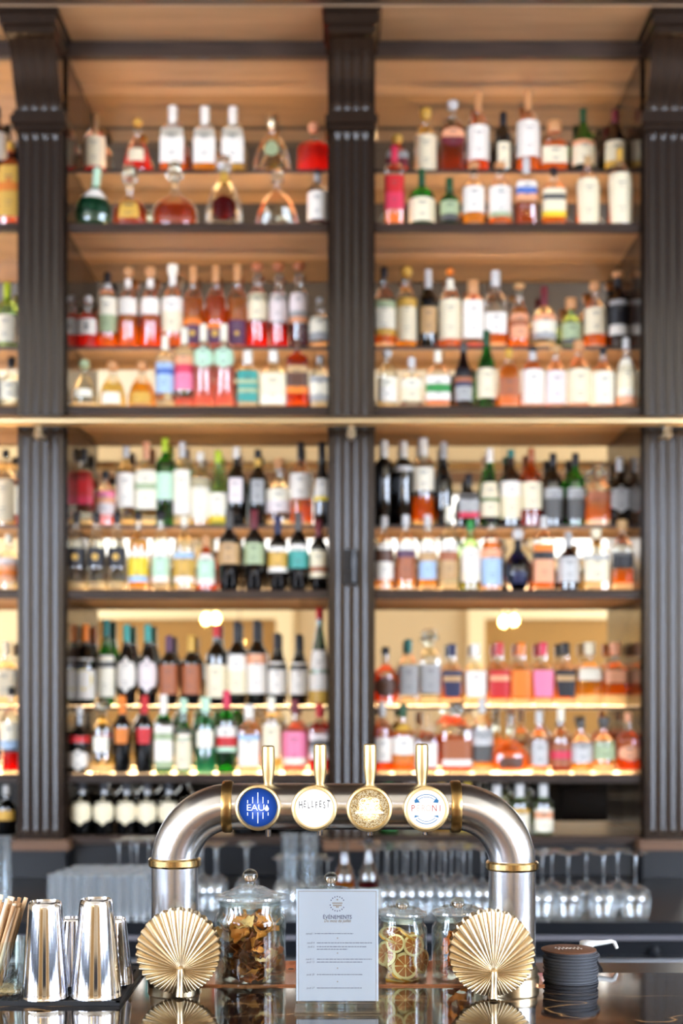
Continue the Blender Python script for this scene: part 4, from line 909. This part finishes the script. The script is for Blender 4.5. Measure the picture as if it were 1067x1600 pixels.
for i, (px, py) in enumerate(((403, 1262), (491, 1263), (577, 1264), (666, 1264))):
    yb = -rp-.012; k = (D0+yb)/F*1.0
    c = Vector(((px-CX)*k-ox, yb, CZ+(HY-py)*k-ZR))
    mb = MB(); Rm = 36*k; Ri = 30.5*k
    prr = [(Rm*.8, .018), (Rm*.96, .012), (Rm, .006), (Rm, 0), (Rm*.97, -.003), (Ri*1.04, -.0045), (Ri, -.002), (Ri*.9, .004)]
    mb.lathe(prr, n=48, cap0=True, cap1=True); md = mb.build('medallion', M_satg, t, 30)
    # lathe axis z -> -y : local (x, y, z) -> rotate so local -z faces the viewer
    md.rotation_euler = (-PI/2, 0, 0); md.location = c
    # children drawn in medallion-local space where +y = up in the picture (rotated) and -z = toward the viewer
    bz = .0035
    db = MB(); db.lathe([(Ri*.99, 0), (Ri*.7, -.0016), (Ri*.35, -.0026), (.0005, -.003)], n=48, cap0=True, cap1=True)
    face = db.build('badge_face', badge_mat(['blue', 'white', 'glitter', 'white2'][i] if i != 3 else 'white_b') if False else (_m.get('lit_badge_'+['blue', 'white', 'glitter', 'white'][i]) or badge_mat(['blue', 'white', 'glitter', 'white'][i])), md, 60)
    face.location = (0, 0, 0)
    def letters(items, mt, nm='lettering', dz=.0042):
        o = join_mesh(nm, items, mt).build(nm, mt, md, 0)
        o.rotation_euler = (PI/2, 0, 0)      # back to the upright plane
        o.location = (0, 0, -dz); return o
    if i == 0:
        letters([(text_mesh('EAU', 14*k, .0004, spacing=.95), -3.5*k, -.0*k, 0, 1.15)], M_lw)
        mb2 = MB()
        for q, hh in ((-16, 5), (-8, 10), (0, 17), (8, 10), (16, 5)):
            for s in (-1, 1):
                a_, b_ = 7*k, (7+hh)*k
                mb2.box((q-.6)*k, (q+.6)*k, -.0003, .0003, min(s*a_, s*b_), max(s*a_, s*b_))
        cx_, dd = 14*k, 4.2*k
        pts = [(cx_+dd*.8*math.sin(a*PI/8)*(1 if a else 1), -.0004, -1.5*k+dd*.8*-math.cos(a*PI/8)) for a in range(-6, 7)]+[(cx_, -.0004, 5.4*k)]
        i0 = len(mb2.v); mb2.v += pts; mb2.f.append(tuple(range(i0, i0+len(pts)))); mb2.m.append(0)
        o = mb2.build('rays_and_drop', M_lw, md, 0); o.rotation_euler = (PI/2, 0, 0); o.location = (0, 0, -.0042)
    if i == 1:
        its = []
        for j, ch in enumerate('HELLFEST'):
            its.append((text_mesh(ch, 15*k*(1.15 if j in (0, 7) else 1), .0002), (-21+j*6.1)*k, (5+(1.5 if j % 2 else 0))*k, [.06, -.05, .04, -.08, .05, -.04, .06, -.12][j], .52))
        letters(its, M_ink)
    if i == 2:
        letters([(text_mesh('WHITE', 9*k, .0003), 0, 9*k, 0, 1)], M_faint, 'pale_lettering') if False else None
        mb2 = MB()
        for s in (-1, 1):       # pale oval outline pair above a bright bar
            cxx = s*9*k
            for j in range(14):
                a = 2*PI*j/14; b = 2*PI*(j+1)/14
                mb2.quad(*[(cxx+rr*k*math.cos(q), -.0003, 12*k+rr*k*.8*math.sin(q)) for rr, q in ((6.5, a), (6.5, b), (5, b), (5, a))])
        mb2.box(-22*k, 22*k, -.0004, 0, -7*k, -4*k)
        o = mb2.build('pale_emblem', M_faint, md, 0); o.rotation_euler = (PI/2, 0, 0); o.location = (0, 0, -.0042)
    if i == 3:
        xs = [-21, -13, -5, 3, 12.5, 21]
        letters([(text_mesh(ch, 14*k, .0003), xs[j]*k, 1*k, 0, .8) for j, ch in enumerate('PERONI') if j in (0, 4, 5)], M_inkr)
        letters([(text_mesh(ch, 14*k, .0003), xs[j]*k, 1*k, 0, .8) for j, ch in enumerate('PERONI') if j in (1, 2, 3)], M_glare, 'glare_paled_lettering')  # middle letters painted pale to stand in for the badge's glare
        mb2 = MB()
        for s in (1, -1):
            for rr0, rr1 in ((23.5, 22.3), (19.5, 18.6)):
                for j in range(16):
                    a = math.radians(90-46+92*j/16); b = math.radians(90-46+92*(j+1)/16)
                    mb2.quad(*[(rr*k*math.cos(q), -.0003, s*rr*k*math.sin(q)) for rr, q in ((rr0, a), (rr0, b), (rr1, b), (rr1, a))])
            for e_ in (-1, 1):
                a0 = math.radians(90-46)
                x0_, z0_ = e_*21*k*math.cos(a0), s*21*k*math.sin(a0)
                mb2.quad((x0_-2.4*k*0, -.0003, z0_+2.5*k), (x0_+e_*4*k, -.0003, z0_-1*k*s), (x0_+e_*3*k, -.0003, z0_-5*k*s), (x0_-e_*5*k, -.0003, z0_-4*k*s))
        o = mb2.build('blue_ribbons', M_inkb, md, 0); o.rotation_euler = (PI/2, 0, 0); o.location = (0, 0, -.0042)
# handles and spouts
for px, top in ((419, 1165), (500, 1162), (578, 1162), (659, 1162)):
    x = tx(px); z0 = Z(1222, D0)-ZR-.002; z1 = Z(top, D0)-ZR; h = z1-z0
    mb = MB(); mb.lathe([(.0065, -.004), (.0075, .0), (.0085, .006), (.0105, h*.3), (.0112, h*.4), (.0112, h*.9), (.0105, h-.002), (.008, h)], n=24)
    o = mb.build('tap_handle', M_satg, t, 40); o.location = (x, .0, z0)
for px, bot in ((419, 1304), (500, 1302), (578, 1302), (664, 1301)):
    D1 = D0+.035; s = D1/F
    mb = MB(); mb.tube([((px-CX)*s-ox, .035, zt-.03), ((px-CX)*s-ox, .035, Z(bot+3, D1)-ZR)], .0052, 14); mb.build('spout', M_chrome, t)

# ---------------- scallop napkin holders ----------------
def scallop(hub, top, cxp, rad_, base, label):
    D = fz(base); k = D/F
    t = thing('napkin_holder', ((cxp-CX)*k, D, ZR+.0006), label, 'napkin holder', 'brass scallop shell napkin holders')
    hx, hz = (hub[0]-cxp)*k, Z(hub[1], D)-ZR; cz = Z(top+rad_, D)-ZR; RR = rad_*k; N = 41; K = N*8; M = 12
    def leaf(nm, sgn, yoff):
        rs = []
        for i in range(M+1):
            f = .07+.93*i/M; ring = []
            for j in range(K):
                a = 2*PI*j/K; dx, dz = math.cos(a), math.sin(a)
                # distance from hub to circle
                ex, ez = hx, hz-cz; b = ex*dx+ez*dz; c = ex*ex+ez*ez-RR*RR
                d = -b+math.sqrt(b*b-c); rip = abs(math.sin(N*a/2))
                d *= 1+.022*rip*1.2
                r_ = d*f
                dep = (.2+.8*f)*.0042*rip
                dome = .012*(1-(f-.35)**2*1.4)
                x, z = hx+r_*dx, max(.0, hz+r_*dz)
                ring.append((x, sgn*(dep+dome)+yoff*(max(0, z)/.13), z))
            rs.append(ring)
        mb = MB(); mb.rings(rs, 0, True, False); return mb.build(nm, M_gold, t, 60)
    leaf('front_leaf', -1, -.004); 
    l2 = leaf('back_leaf', 1, .014)
    mb = MB(); pts = []
    for i in range(9):
        f = i/8; pts.append((hx-.001*f, -.022+.003*math.sin(f*PI)-.002*f, hz*(1-f)*1.02+.002))
    mb.tube(pts, [.0045, .006, .0062, .006, .0058, .0058, .006, .0065, .007], 14); mb.build('stem', M_gold, t)
    return t
scallop((284, 1513), 1423, 279, 64, 1556, 'left brass scallop shell napkin holder beside the steel shaker cups')
scallop((770, 1517), 1425, 768, 65, 1559, 'right brass scallop shell napkin holder in front of the orange peel jar')

# ---------------- jars ----------------
def jar(cx, base, w_, top, shoulder, label, rz=0, tilt=.0, lidw=None, lid_r=None):
    D = fz(base)+.0; k = D/F; D += w_/2*k*.93; k = D/F; Rj = w_/2*k
    t = thing('glass_jar', ((cx-CX)*k, D, ZR+.0008), label, 'jar', 'lidded glass jars')
    zs = Z(shoulder, D)-ZR; nh = .46*Rj
    mb = MB(); p = [(Rj*.9, 0), (Rj*.98, .003), (Rj, .009), (Rj, zs*.95), (Rj*.985, zs), (Rj*.91, zs+.006), (Rj*.87, zs+.010), (Rj*.87, zs+nh+.001)]
    inn = [(Rj*.83, zs+nh+.001), (Rj*.83, zs+.009), (Rj*.93, zs-.002), (Rj*.955, zs*.9), (Rj*.955, .012), (Rj*.9, .007)]
    mb.lathe(p+inn, n=56, cap0=True, cap1=True); mb.build('jar_body', M_jar, t, 50)
    mb = MB(); mb.lathe([(Rj*.88, .0012), (Rj*.955, .004), (Rj*.955, .0065)], n=56); mb.build('thick_base', M_jar, t, 50)
    zl = zs+nh; H = Z(top, D)-ZR-zl
    lid = MB(); rl = lid_r*k if lid_r else Rj*.98
    lid.lathe([(Rj*.80, -.010), (Rj*.84, -.008), (Rj*.845, .001), (rl*.97, .0015), (rl, .004), (rl*.985, .0075), (rl*.86, .010), (rl*.8, .0105), (rl*.72, .0135), (rl*.6, .0155), (rl*.4, H-.031), (rl*.2, H-.029), (.009, H-.027)], n=56)
    lo = lid.build('lid', M_lid, t, 25); lo.location = (0, 0, zl)
    rk = .0132 if w_ > 100 else .0118
    mb = MB(); mb.lathe([(.007, H-.030), (.0085, H-.026)]+[(max(.0006, rk*math.sin(PI*(i+1)/11)), H-rk*.88-rk*.88*math.cos(PI*(i+1)/11)) for i in range(1, 11)], n=32)
    mb.build('knob', M_solid, lo, 60)
    mb = MB(); mb.tube([(Rj*.86*math.cos(a), Rj*.86*math.sin(a), 0) for a in [2*PI*i/40 for i in range(41)]], .0016, 8, caps=False)
    o = mb.build('seal_ring', M_clear, t); o.location = (0, 0, zl-.003)
    if tilt: lo.rotation_euler = (0, tilt, 0)
    return t, (cx-CX)*k, D, Rj*.955, zs
jar(391, 1546, 112, 1358, 1432, 'large glass jar of dried fruit pieces left of the menu', lid_r=56)
JA = (X(391, fz(1546)+.055), fz(1546)+.056, .0535, .115)
t_, jx, jy, jr, js = jar(628, 1538, 79, 1404, 1450, 'small glass jar of dried lemon slices right of the menu', tilt=.04)
JB = (jx, jy, jr, js)
t_, jx, jy, jr, js = jar(716, 1538, 84, 1402, 1449, 'glass jar of orange peel behind the right napkin holder', tilt=-.03)
JC = (jx, jy, jr, js)
t_, jx, jy, jr, js = jar(517, 1540, 82, 1363, 1420, 'glass jar hidden behind the menu, only its knob showing')

# dried fruit pieces
def chip(seed, r, curl, th=.0022):
    rr = random.Random(seed); mb = MB(); n = 16; rings_t = []; rings_b = []
    ph = rr.random()*6; k1 = rr.uniform(.1, .3)
    def pt(f, a, s):
        q = r*f*(1+k1*math.sin(2*a+ph)+.12*math.sin(5*a+ph*2))
        x, y = q*math.cos(a), q*math.sin(a)*.75
        z = curl*(x*x)/r - curl*.5*(y*y)/r + .12*r*math.sin(7*a+ph)*f + s*th/2
        return (x, y, z)
    rs = [[pt(f, 2*PI*j/n, 1) for j in range(n)] for f in (.08, .4, .75, 1)]+[[pt(f, 2*PI*j/n, -1) for j in range(n)] for f in (1, .75, .4, .08)]
    mb.rings(rs, 0, True, True); return mb
M_chips = [mat('dried_fruit_'+str(i), c, .55) for i, c in enumerate(('#e8963c', '#b5642a', '#82451e', '#f4c67c', '#cf8636'))]
protos = []
for i in range(5):
    for m in M_chips[:]:
        if len(protos) < 12:
            o = chip(i*7+len(protos), .021, R.uniform(.4, 1.1)).build('dried_fruit_piece', M_chips[len(protos) % 5], None, 60)
            protos.append(o)
used = set()
def putchip(pi, loc, rot, sc, lab, grp):
    o = protos[pi]
    if pi in used: o = o.copy(); COL.objects.link(o)
    used.add(pi); o.location = loc; o.rotation_euler = rot; o.scale = (sc, sc, sc)
    tag(o, lab, 'dried fruit', grp)
cx_, cy_, jr_, js_ = JA
for layer in range(12):
    for q in range(7):
        z = .013+layer*.0088
        a = 2*PI*q/7+layer*.9+R.uniform(-.2, .2); rr = jr_-.019-(.0 if q % 3 else .012)
        dk = layer < 8
        pi = R.choice([1, 2, 6, 7, 11, 4, 9] if dk else [0, 3, 5, 8, 10, 4])
        putchip(pi, (cx_+rr*math.cos(a), cy_+rr*math.sin(a), ZR+z), (R.uniform(-.5, .5), R.uniform(-.5, .5), R.uniform(0, 6)), R.uniform(.7, .95),
                'brown dried fruit chip heaped in the large left jar', 'dried fruit chips in the large jar')
k = JA[1]/F
for px, py, sc, rot, pi, lab in ((372, 1448, 1.0, (1.3, .2, .4), 0, 'orange dried slice standing at the top of the large jar heap'), (354, 1462, .95, (.5, .3, .2), 3, 'yellow dried slice at the upper left of the large jar'),
                            (396, 1482, .9, (1.1, .5, 1), 5, 'orange dried slice at the centre of the large jar'), (414, 1493, .8, (1.2, -.2, .3), 3, 'pale dried slice at the right side of the large jar'),
                            (415, 1520, .85, (1.5, .1, 1.4), 8, 'pale ribbed dried fruit at the lower right of the large jar')):
    D = JA[1]-.036+abs(px-391)*.0004; kk = D/F
    putchip(pi, ((px-CX)*kk, D, Z(py, D)), rot, sc, lab, 'larger dried slices in the large jar')
# lemon slices
M_rind = mat('dried_lemon_rind', '#e0a035', .5); M_pith = mat('dried_lemon_pith', '#f8dc98', .55); M_pulp = mat('dried_lemon_pulp', '#b8641e', .35, coat=.3)
def lemon(r, seed):
    rr = random.Random(seed); mb = MB(); n = 64; th = .0018; ph = rr.random()*6
    def mf(k, j):
        if k in (3,): return 0
        if k in (0, 6): return 2 if (j % 8) else 1
        if k in (1, 5): return 2 if (j % 8) else 1
        return 1
    def pt(f, a, s): return (r*f*math.cos(a), r*f*math.sin(a), s*th+.09*r*math.sin(2*a+ph)*f+(.0007*s if .2 < f < .8 else 0))
    fs = [.1, .5, .78, 1.0]
    rs = [[pt(f, 2*PI*j/n, 1) for j in range(n)] for f in fs]+[[pt(f, 2*PI*j/n, -1) for j in range(n)] for f in fs[::-1]]
    mb.rings(rs, 0, True, True, mf=mf)
    return mb.build('lemon_slice', [M_rind, M_pith, M_pulp], None, 50)
lem = [lemon(.0225, s) for s in range(3)]
def putlem(i, loc, rot, sc, lab):
    o = lem[i % 3]
    if ('l', i % 3) in used: o = o.copy(); COL.objects.link(o)
    used.add(('l', i % 3)); o.location = loc; o.rotation_euler = rot; o.scale = (sc, sc, sc)
    tag(o, lab, 'lemon slice', 'dried lemon slices in the small jar')
bx_, by_, br_, bs_ = JB
for i, (px, py, dy, rot, sc, lab) in enumerate((
    (633, 1509, -.026, (1.45, .05, .1), 1.05, 'large dried lemon slice standing at the lower front of the jar'),
    (618, 1474, -.028, (1.3, .2, -.2), .72, 'small dried lemon slice at the upper left of the jar'),
    (646, 1477, -.026, (1.4, -.25, .35), .85, 'dried lemon slice at the upper right of the jar'),
    (603, 1490, -.018, (1.5, .1, -.7), .95, 'dried lemon slice against the left wall of the jar'),
    (620, 1500, -.018, (1.5, .1, .15), 1.0, 'dried lemon slice tucked behind the large front one'),
    (658, 1502, -.014, (1.5, 0, .9), .95, 'dried lemon slice against the right wall of the jar'),
    (625, 1528, -.014, (.25, .1, 0), 1.1, 'dried lemon slice lying at the bottom of the jar'),
    (634, 1524, -.01, (.4, -.1, 1), 1.1, 'second dried lemon slice lying near the bottom of the jar'),
    (612, 1461, -.01, (.5, .2, 0), 1.0, 'dried lemon slice lying at the top left of the heap'),
    (640, 1460, -.006, (.4, -.2, 2), 1.05, 'dried lemon slice lying at the top right of the heap'))):
    D = by_+dy; putlem(i, (X(px, D), D, Z(py, D)), rot, sc, lab)
for i in range(12):
    a = i*2.4; putlem(i, (bx_+.010*math.cos(a), by_+.011+.006*math.sin(a), ZR+.016+i*.0052), (R.uniform(-.4, .4), R.uniform(-.4, .4), a), .95, 'dried lemon slice in the stack at the back of the jar')
# orange peel strips
M_peel = mat('dried_orange_peel', '#f08018', .45); M_peel2 = mat('dark_orange_peel', '#c2560f', .45)
cx_, cy_, cr_, cs_ = JC
for i in range(16):
    mb = MB(); a0 = R.uniform(0, 6); pts = []; rs = []
    rr = R.uniform(.009, .018); wv = R.uniform(.004, .007)
    for j in range(11):
        a = a0+j*.28; rs.append([(rr*math.cos(a), rr*math.sin(a), -wv+j*.0006), (rr*math.cos(a)*1.03, rr*math.sin(a)*1.03, wv+j*.0006), ((rr-.0018)*math.cos(a), (rr-.0018)*math.sin(a), wv+j*.0006), ((rr-.0018)*math.cos(a), (rr-.0018)*math.sin(a), -wv+j*.0006)])
    mb.rings(rs, 0, True, True)
    o = mb.build('orange_peel', M_peel if i % 3 else M_peel2, None, 50)
    q = i % 4; lay = i//4; aa = q*PI/2+lay*.7+PI
    o.location = (cx_+.017*math.cos(aa), cy_+.017*math.sin(aa)-.003, ZR+.018+lay*.0165)
    o.rotation_euler = (R.uniform(-.6, .6), R.uniform(-.6, .6), 0)
    tag(o, 'curled dried orange peel strip in the jar behind the napkin holder', 'orange peel', 'dried orange peel strips')

# ---------------- menu ----------------
D = 2.23; k = D/F; zb_ = Z(1571, D)
t = thing('menu_holder', (X(527, D), D, ZR+.0005), 'clear acrylic upright menu holder in the middle of the counter', 'menu holder')
mb = MB(); hw = 65.5*k; mb.box(-hw, hw, -.0035, -.0018, .006, Z(1386, D)-ZR); mb.build('front_sheet', M_clear, t, 0)
mb = MB(); mb.box(-hw, hw, .0018, .0035, .006, Z(1386, D)-ZR); mb.build('back_sheet', M_clear, t, 0)
mb = MB(); mb.box(-hw-.001, hw+.001, -.026, .03, 0, .003); mb.build('foot_plate', glass('acrylic_foot', '#e6edf2', .08, base=.3), t, 0)
mb = MB(); mb.box(-hw, hw, -.0035, .0035, .003, .006); mb.build('bottom_bend', M_clear, t, 0)
w2 = 64*k; z0, z1 = .014, Z(1389, D)-ZR-.001; zc0 = ZR+.0005
c = thing('menu_card', (X(527, D), D, zc0+.0), 'pale blue white printed events menu card in the acrylic holder', 'menu card')
M_paper = mat('menu_paper', '#f3f7fd', .7)
mb = MB(); mb.box(-w2, w2, -.0009, .0009, z0, z1); mb.build('paper_sheet', M_paper, c, 0)
M_in1 = mat('navy_print', '#3d4370', .6); M_in2 = mat('tan_print', '#b49a80', .6); M_in3 = mat('grey_print', '#83869a', .6)
def mz(py): return Z(py, D)-zc0
def mx(px): return (px-527)*k
mb = MB(); b_ = .0003
for x0, x1, y0, y1 in ((466, 588, 1392, 1392.7), (466, 588, 1566.5, 1567.2)): mb.box(mx(x0), mx(x1), -.0012, -.0010, mz(y1), mz(y0))
for x0 in (466, 587.4): mb.box(mx(x0), mx(x0+.6), -.0012, -.0010, mz(1567), mz(1392))
mb.build('border_line', M_in2, c, 0)
def mtext(nm, body, size, px, py, mt, shear=0, align='CENTER', sx=1, spacing=1.0):
    me = text_mesh(body, size*k, .0001, shear, align, spacing)
    return put_text(nm, me, mt, (mx(px), -.0011, mz(py)), c, sx=sx)
mtext('title', 'ÉVÈNEMENTS', 8.6, 527, 1433, M_in1, sx=.88)
mtext('subtitle', 'Du mois de juillet', 6.6, 527, 1438.8, M_in2, .3, sx=.88)
mb = MB()
ring = 'ABBAYE'
its = []
for j in range(18):
    a = PI/2-2*PI*(j)/18
    if j in (4, 5, 14): continue
    mb.box(mx(527+11.3*math.cos(a)-.7), mx(527+11.3*math.cos(a)+.7), -.0012, -.0010, mz(1412-11.3*math.sin(a)+.9), mz(1412-11.3*math.sin(a)-.9))
mb.build('emblem_ring', M_in1, c, 0)
mb = MB()
for row_, n_ in ((1411, 7), (1414.5, 6), (1417, 2)):
    for j in range(n_):
        x = 527+(j-(n_-1)/2)*2.3; mb.box(mx(x-.8), mx(x+.8), -.0012, -.0010, mz(row_+1.1), mz(row_-1.1))
mb.box(mx(526), mx(528), -.0012, -.0010, mz(1406.6), mz(1404.4))
mb.build('emblem', M_in2, c, 0)
lines = [(1458.5, 'samedi 1', 492, 552), (1473, 'mardi 4', 495, 581), (1479, 'jeudi 6', 495, 573), (1483, '', 495, 543), (1498.5, 'mardi 11', 495, 581), (1503, 'jeudi 13', 495, 566), (1522.5, 'jeudi 20', 495, 566), (1543.5, 'jeudi 27', 495, 565)]
mb = MB()
for py, dt, x0, x1 in lines:
    x = x0
    while x < x1:
        ww = R.uniform(2.2, 6.5); ww = min(ww, x1-x)
        mb.box(mx(x), mx(x+ww), -.0012, -.0010, mz(py+.55), mz(py-.55)); x += ww+.9
    if dt: mtext('date', dt, 4.2, 491, py, M_in3, .25, 'RIGHT', .9)
x = 470
while x < 540:
    ww = R.uniform(2, 5); mb.box(mx(x), mx(x+ww), -.0012, -.0010, mz(1564.2), mz(1563.4)); x += ww+.8
mb.build('body_print', M_in3, c, 0)
mb = MB()
for py in (1465.5, 1489, 1512.5, 1533.5):
    x0, z0_ = mx(527.3), mz(py); r_ = 1.4*k; i0 = len(mb.v)
    mb.v += [(x0+r_*(1 if j % 2 == 0 else .45)*math.sin(PI*j/5), -.0012, z0_+r_*(1 if j % 2 == 0 else .45)*math.cos(PI*j/5)) for j in range(10)]
    mb.f.append(tuple(range(i0, i0+10))); mb.m.append(0)
mb.build('star_print', M_in2, c, 0)

# ---------------- shakers on the bar mat ----------------
ym0, ym1 = fz(1572), fz(1512)
t = thing('bar_mat', (0, ym0, ZR+.0003), 'black rubber bar mat under the steel shaker cups', 'mat')
mb = MB(); xa, xb = X(-260, ym0), X(187, ym0)
mb.box(xa, xb, 0, ym1-ym0, 0, .005); mb.box(xa, xb, 0, .006, .005, .0075); mb.box(xb-.006, xb, 0, ym1-ym0, .005, .0075); mb.box(xa, xb, ym1-ym0-.006, ym1-ym0, .005, .0075)
mb.build('mat_sheet', M_blackmat, t, 0)
mb = MB()
for i in range(44):
    for j in range(22):
        xx = xa+.012+i*.0104; yy = .012+j*.0125
        if xx < xb-.01 and yy < ym1-ym0-.01: mb.box(xx-.002, xx+.002, yy-.002, yy+.002, .005, .007)
mb.build('rubber_studs', M_blackmat, t, 0)['kind'] = 'stuff'
ZMAT = ZR+.0076
def shaker(px0, px1, base, top, t0, t1, label):
    D = (CZ-ZMAT)*F/(base-HY); k = D/F; R0 = (px1-px0)/2*k; D2 = D+R0; k2 = D2/F; R0 = (px1-px0)/2*k2; R1 = (t1-t0)/2*k2
    H = Z(top, D2)-ZMAT
    t = thing('shaker_cup', (((px0+px1)/2-CX)*k2, D2, ZMAT), label, 'shaker', 'upturned steel shaker cups')
    mb = MB(); mb.lathe([(R0*.97, 0), (R0, .0006), (R0, .002), (R0*.985, .003), (R0*.985, .01), (R0+(R1-R0)*.5, H*.5), (R1+.0006, H-.014), (R1*.99, H-.006), (R1*.93, H-.001), (R1*.88, H)], n=56, cap0=False, cap1=False)
    mb.build('cup_wall', M_chrome, t, 40)
    mb = MB(); mb.lathe([(R1*.88, H), (R1*.84, H-.0035), (R1*.5, H-.0045), (.001, H-.0045)], n=56, cap0=False); mb.build('recessed_end', M_chrome, t, 40)
shaker(34, 107, 1566, 1408, 47, 100, 'front left upturned steel shaker cup beside the straws')
shaker(111, 190, 1565, 1404, 127, 179, 'front right upturned steel shaker cup near the napkin holder')
shaker(81, 145, 1543, 1434, 93, 133, 'rear steel shaker cup between the two front cups')
shaker(150, 208, 1542, 1434, 165, 202, 'rear right steel shaker cup behind the front right one')
# straw glass
D = 2.33; k = D/F; gx = X(-2, D)
t = thing('straw_glass', (gx, D, ZMAT), 'short cut glass tumbler holding straws at the left edge', 'glass')
mb = MB(); rs = []
for r_, z in ((.036, 0), (.040, .004), (.042, .04), (.044, .088), (.0425, .088), (.040, .04), (.037, .008)):
    rs.append([( (r_+(.0012 if (j % 2 and .003 < z < .05) else 0))*math.cos(2*PI*j/48), (r_+(.0012 if (j % 2 and .003 < z < .05) else 0))*math.sin(2*PI*j/48), z) for j in range(48)])
mb.rings(rs, 0, True, True); mb.build('cut_glass_wall', M_jar, t, 20)
M_st = [mat('paper_straw', '#d8b48a', .6), mat('pale_paper_straw', '#e8d2b4', .6), mat('brown_paper_straw', '#c09468', .6)]
sp_ = []
for i in range(3):
    mb = MB(); mb.lathe([(.0034, 0), (.0034, .146), (.0028, .146), (.0028, .002)], n=12, cap0=False, cap1=False)
    sp_.append(mb.build('paper_straw', M_st[i], None, 40))
for i in range(34):
    o = sp_[i % 3] if i < 3 else sp_[i % 3].copy()
    if i >= 3: COL.objects.link(o)
    a = i*2.399; r_ = .030*math.sqrt((i+.5)/34)
    lean = Vector((.27+R.uniform(-.05, .05), R.uniform(-.04, .04), 1)).normalized()
    o.rotation_euler = lean.to_track_quat('Z', 'Y').to_euler()
    o.location = (gx-.012+r_*math.cos(a)*.7, D+r_*math.sin(a)*.8, ZMAT+.012+R.uniform(0, .014)); o.scale = (1, 1, .86+R.uniform(0, .1))
    tag(o, 'tan paper straw leaning in the cut glass tumbler', 'straw', 'tan paper straws in the glass')

# ---------------- coasters ----------------
D = fz(1541)+.045; k = D/F; n_ = 21
M_coas = [mat('charcoal_card', '#3b3d43', .65), mat('charcoal_card_light', '#50535a', .65), mat('reflection_brown_card_top', '#6b4631', .5)]  # top card's brown is a painted reflection of the warm shelves
top_h = Z(1482, D)-ZR; th = (top_h)/n_
cp = []
for i in range(2):
    mb = MB(); mb.lathe([(.0455, 0), (.0463, .0003), (.0463, th-.0005), (.0455, th-.0002)], n=48); cp.append(mb.build('coaster', M_coas[i], None, 40))
for i in range(n_):
    xx = X(891, D)+R.uniform(-.0016, .0016)+(.004 if i in (16, 17) else 0)
    if i == n_-1:
        mb = MB(); mb.lathe([(.0468, 0), (.0475, .0003), (.0475, th-.0005), (.0468, th-.0002)], n=48); o = mb.build('card_disc', M_coas[2], None, 40)
        tt = thing('coaster', (X(889, D)-.001, D-.002, ZR+.0004+i*th), 'topmost coaster, painted brown for the warm reflection, with white script writing', 'coaster', 'round coasters in the stack')
        o.parent = tt
        # script scrawl
        mb = MB(); xs = -.024; pts = []
        for q in range(60):
            f = q/59; pts.append((-.023+.046*f, .002+.011*math.sin(f*44)*(.6+.4*math.sin(f*9)), th+.0002))
        mb.tube(pts, .0007, 6); mb.build('white_script', mat('white_ink', '#f0ece6', .6), tt)
    else:
        o = cp[i % 2] if i < 2 else cp[i % 2].copy()
        if i >= 2: COL.objects.link(o)
        o.location = (xx, D+R.uniform(-.001, .001), ZR+.0004+i*th)
        tag(o, 'charcoal round card coaster, %s from the bottom of the stack' % ((ORD+['fourteenth','fifteenth','sixteenth','seventeenth','eighteenth','nineteenth','twentieth'])[i]), 'coaster', 'round coasters in the stack')
# ---------------- pump bottle behind the counter ----------------
D = 2.66; k = D/F; zp = Z(1470, D)
t = thing('pump_bottle', (X(917, D), D, ZR-.0595), 'dark bottle with white pump nozzle behind the coaster stack', 'pump bottle')
hb = .01; M_wp = mat('white_plastic', '#f4f6f6', .3)
zz = zp-(ZR-.0595)
mb = MB(); mb.lathe([(.026, 0), (.029, .004), (.029, zz-.052), (.02, zz-.036), (.013, zz-.03)], n=28); mb.build('bottle_body', M_black, t)
mb = MB(); mb.lathe([(.014, zz-.032), (.014, zz-.018), (.006, zz-.016), (.006, zz-.010)], n=24); mb.build('collar', M_black, t)
mb = MB(); mb.lathe([(.011, zz-.012), (.014, zz-.009), (.014, zz-.002), (.011, zz)], n=24)
mb.tube([(0, 0, zz-.006), (.03, 0, zz-.0035), (.046, 0, zz-.001), (.051, 0, zz-.003), (.056, 0, zz-.014)], [.007, .0045, .004, .004, .0032], 14)
mb.build('pump_nozzle', M_wp, t)
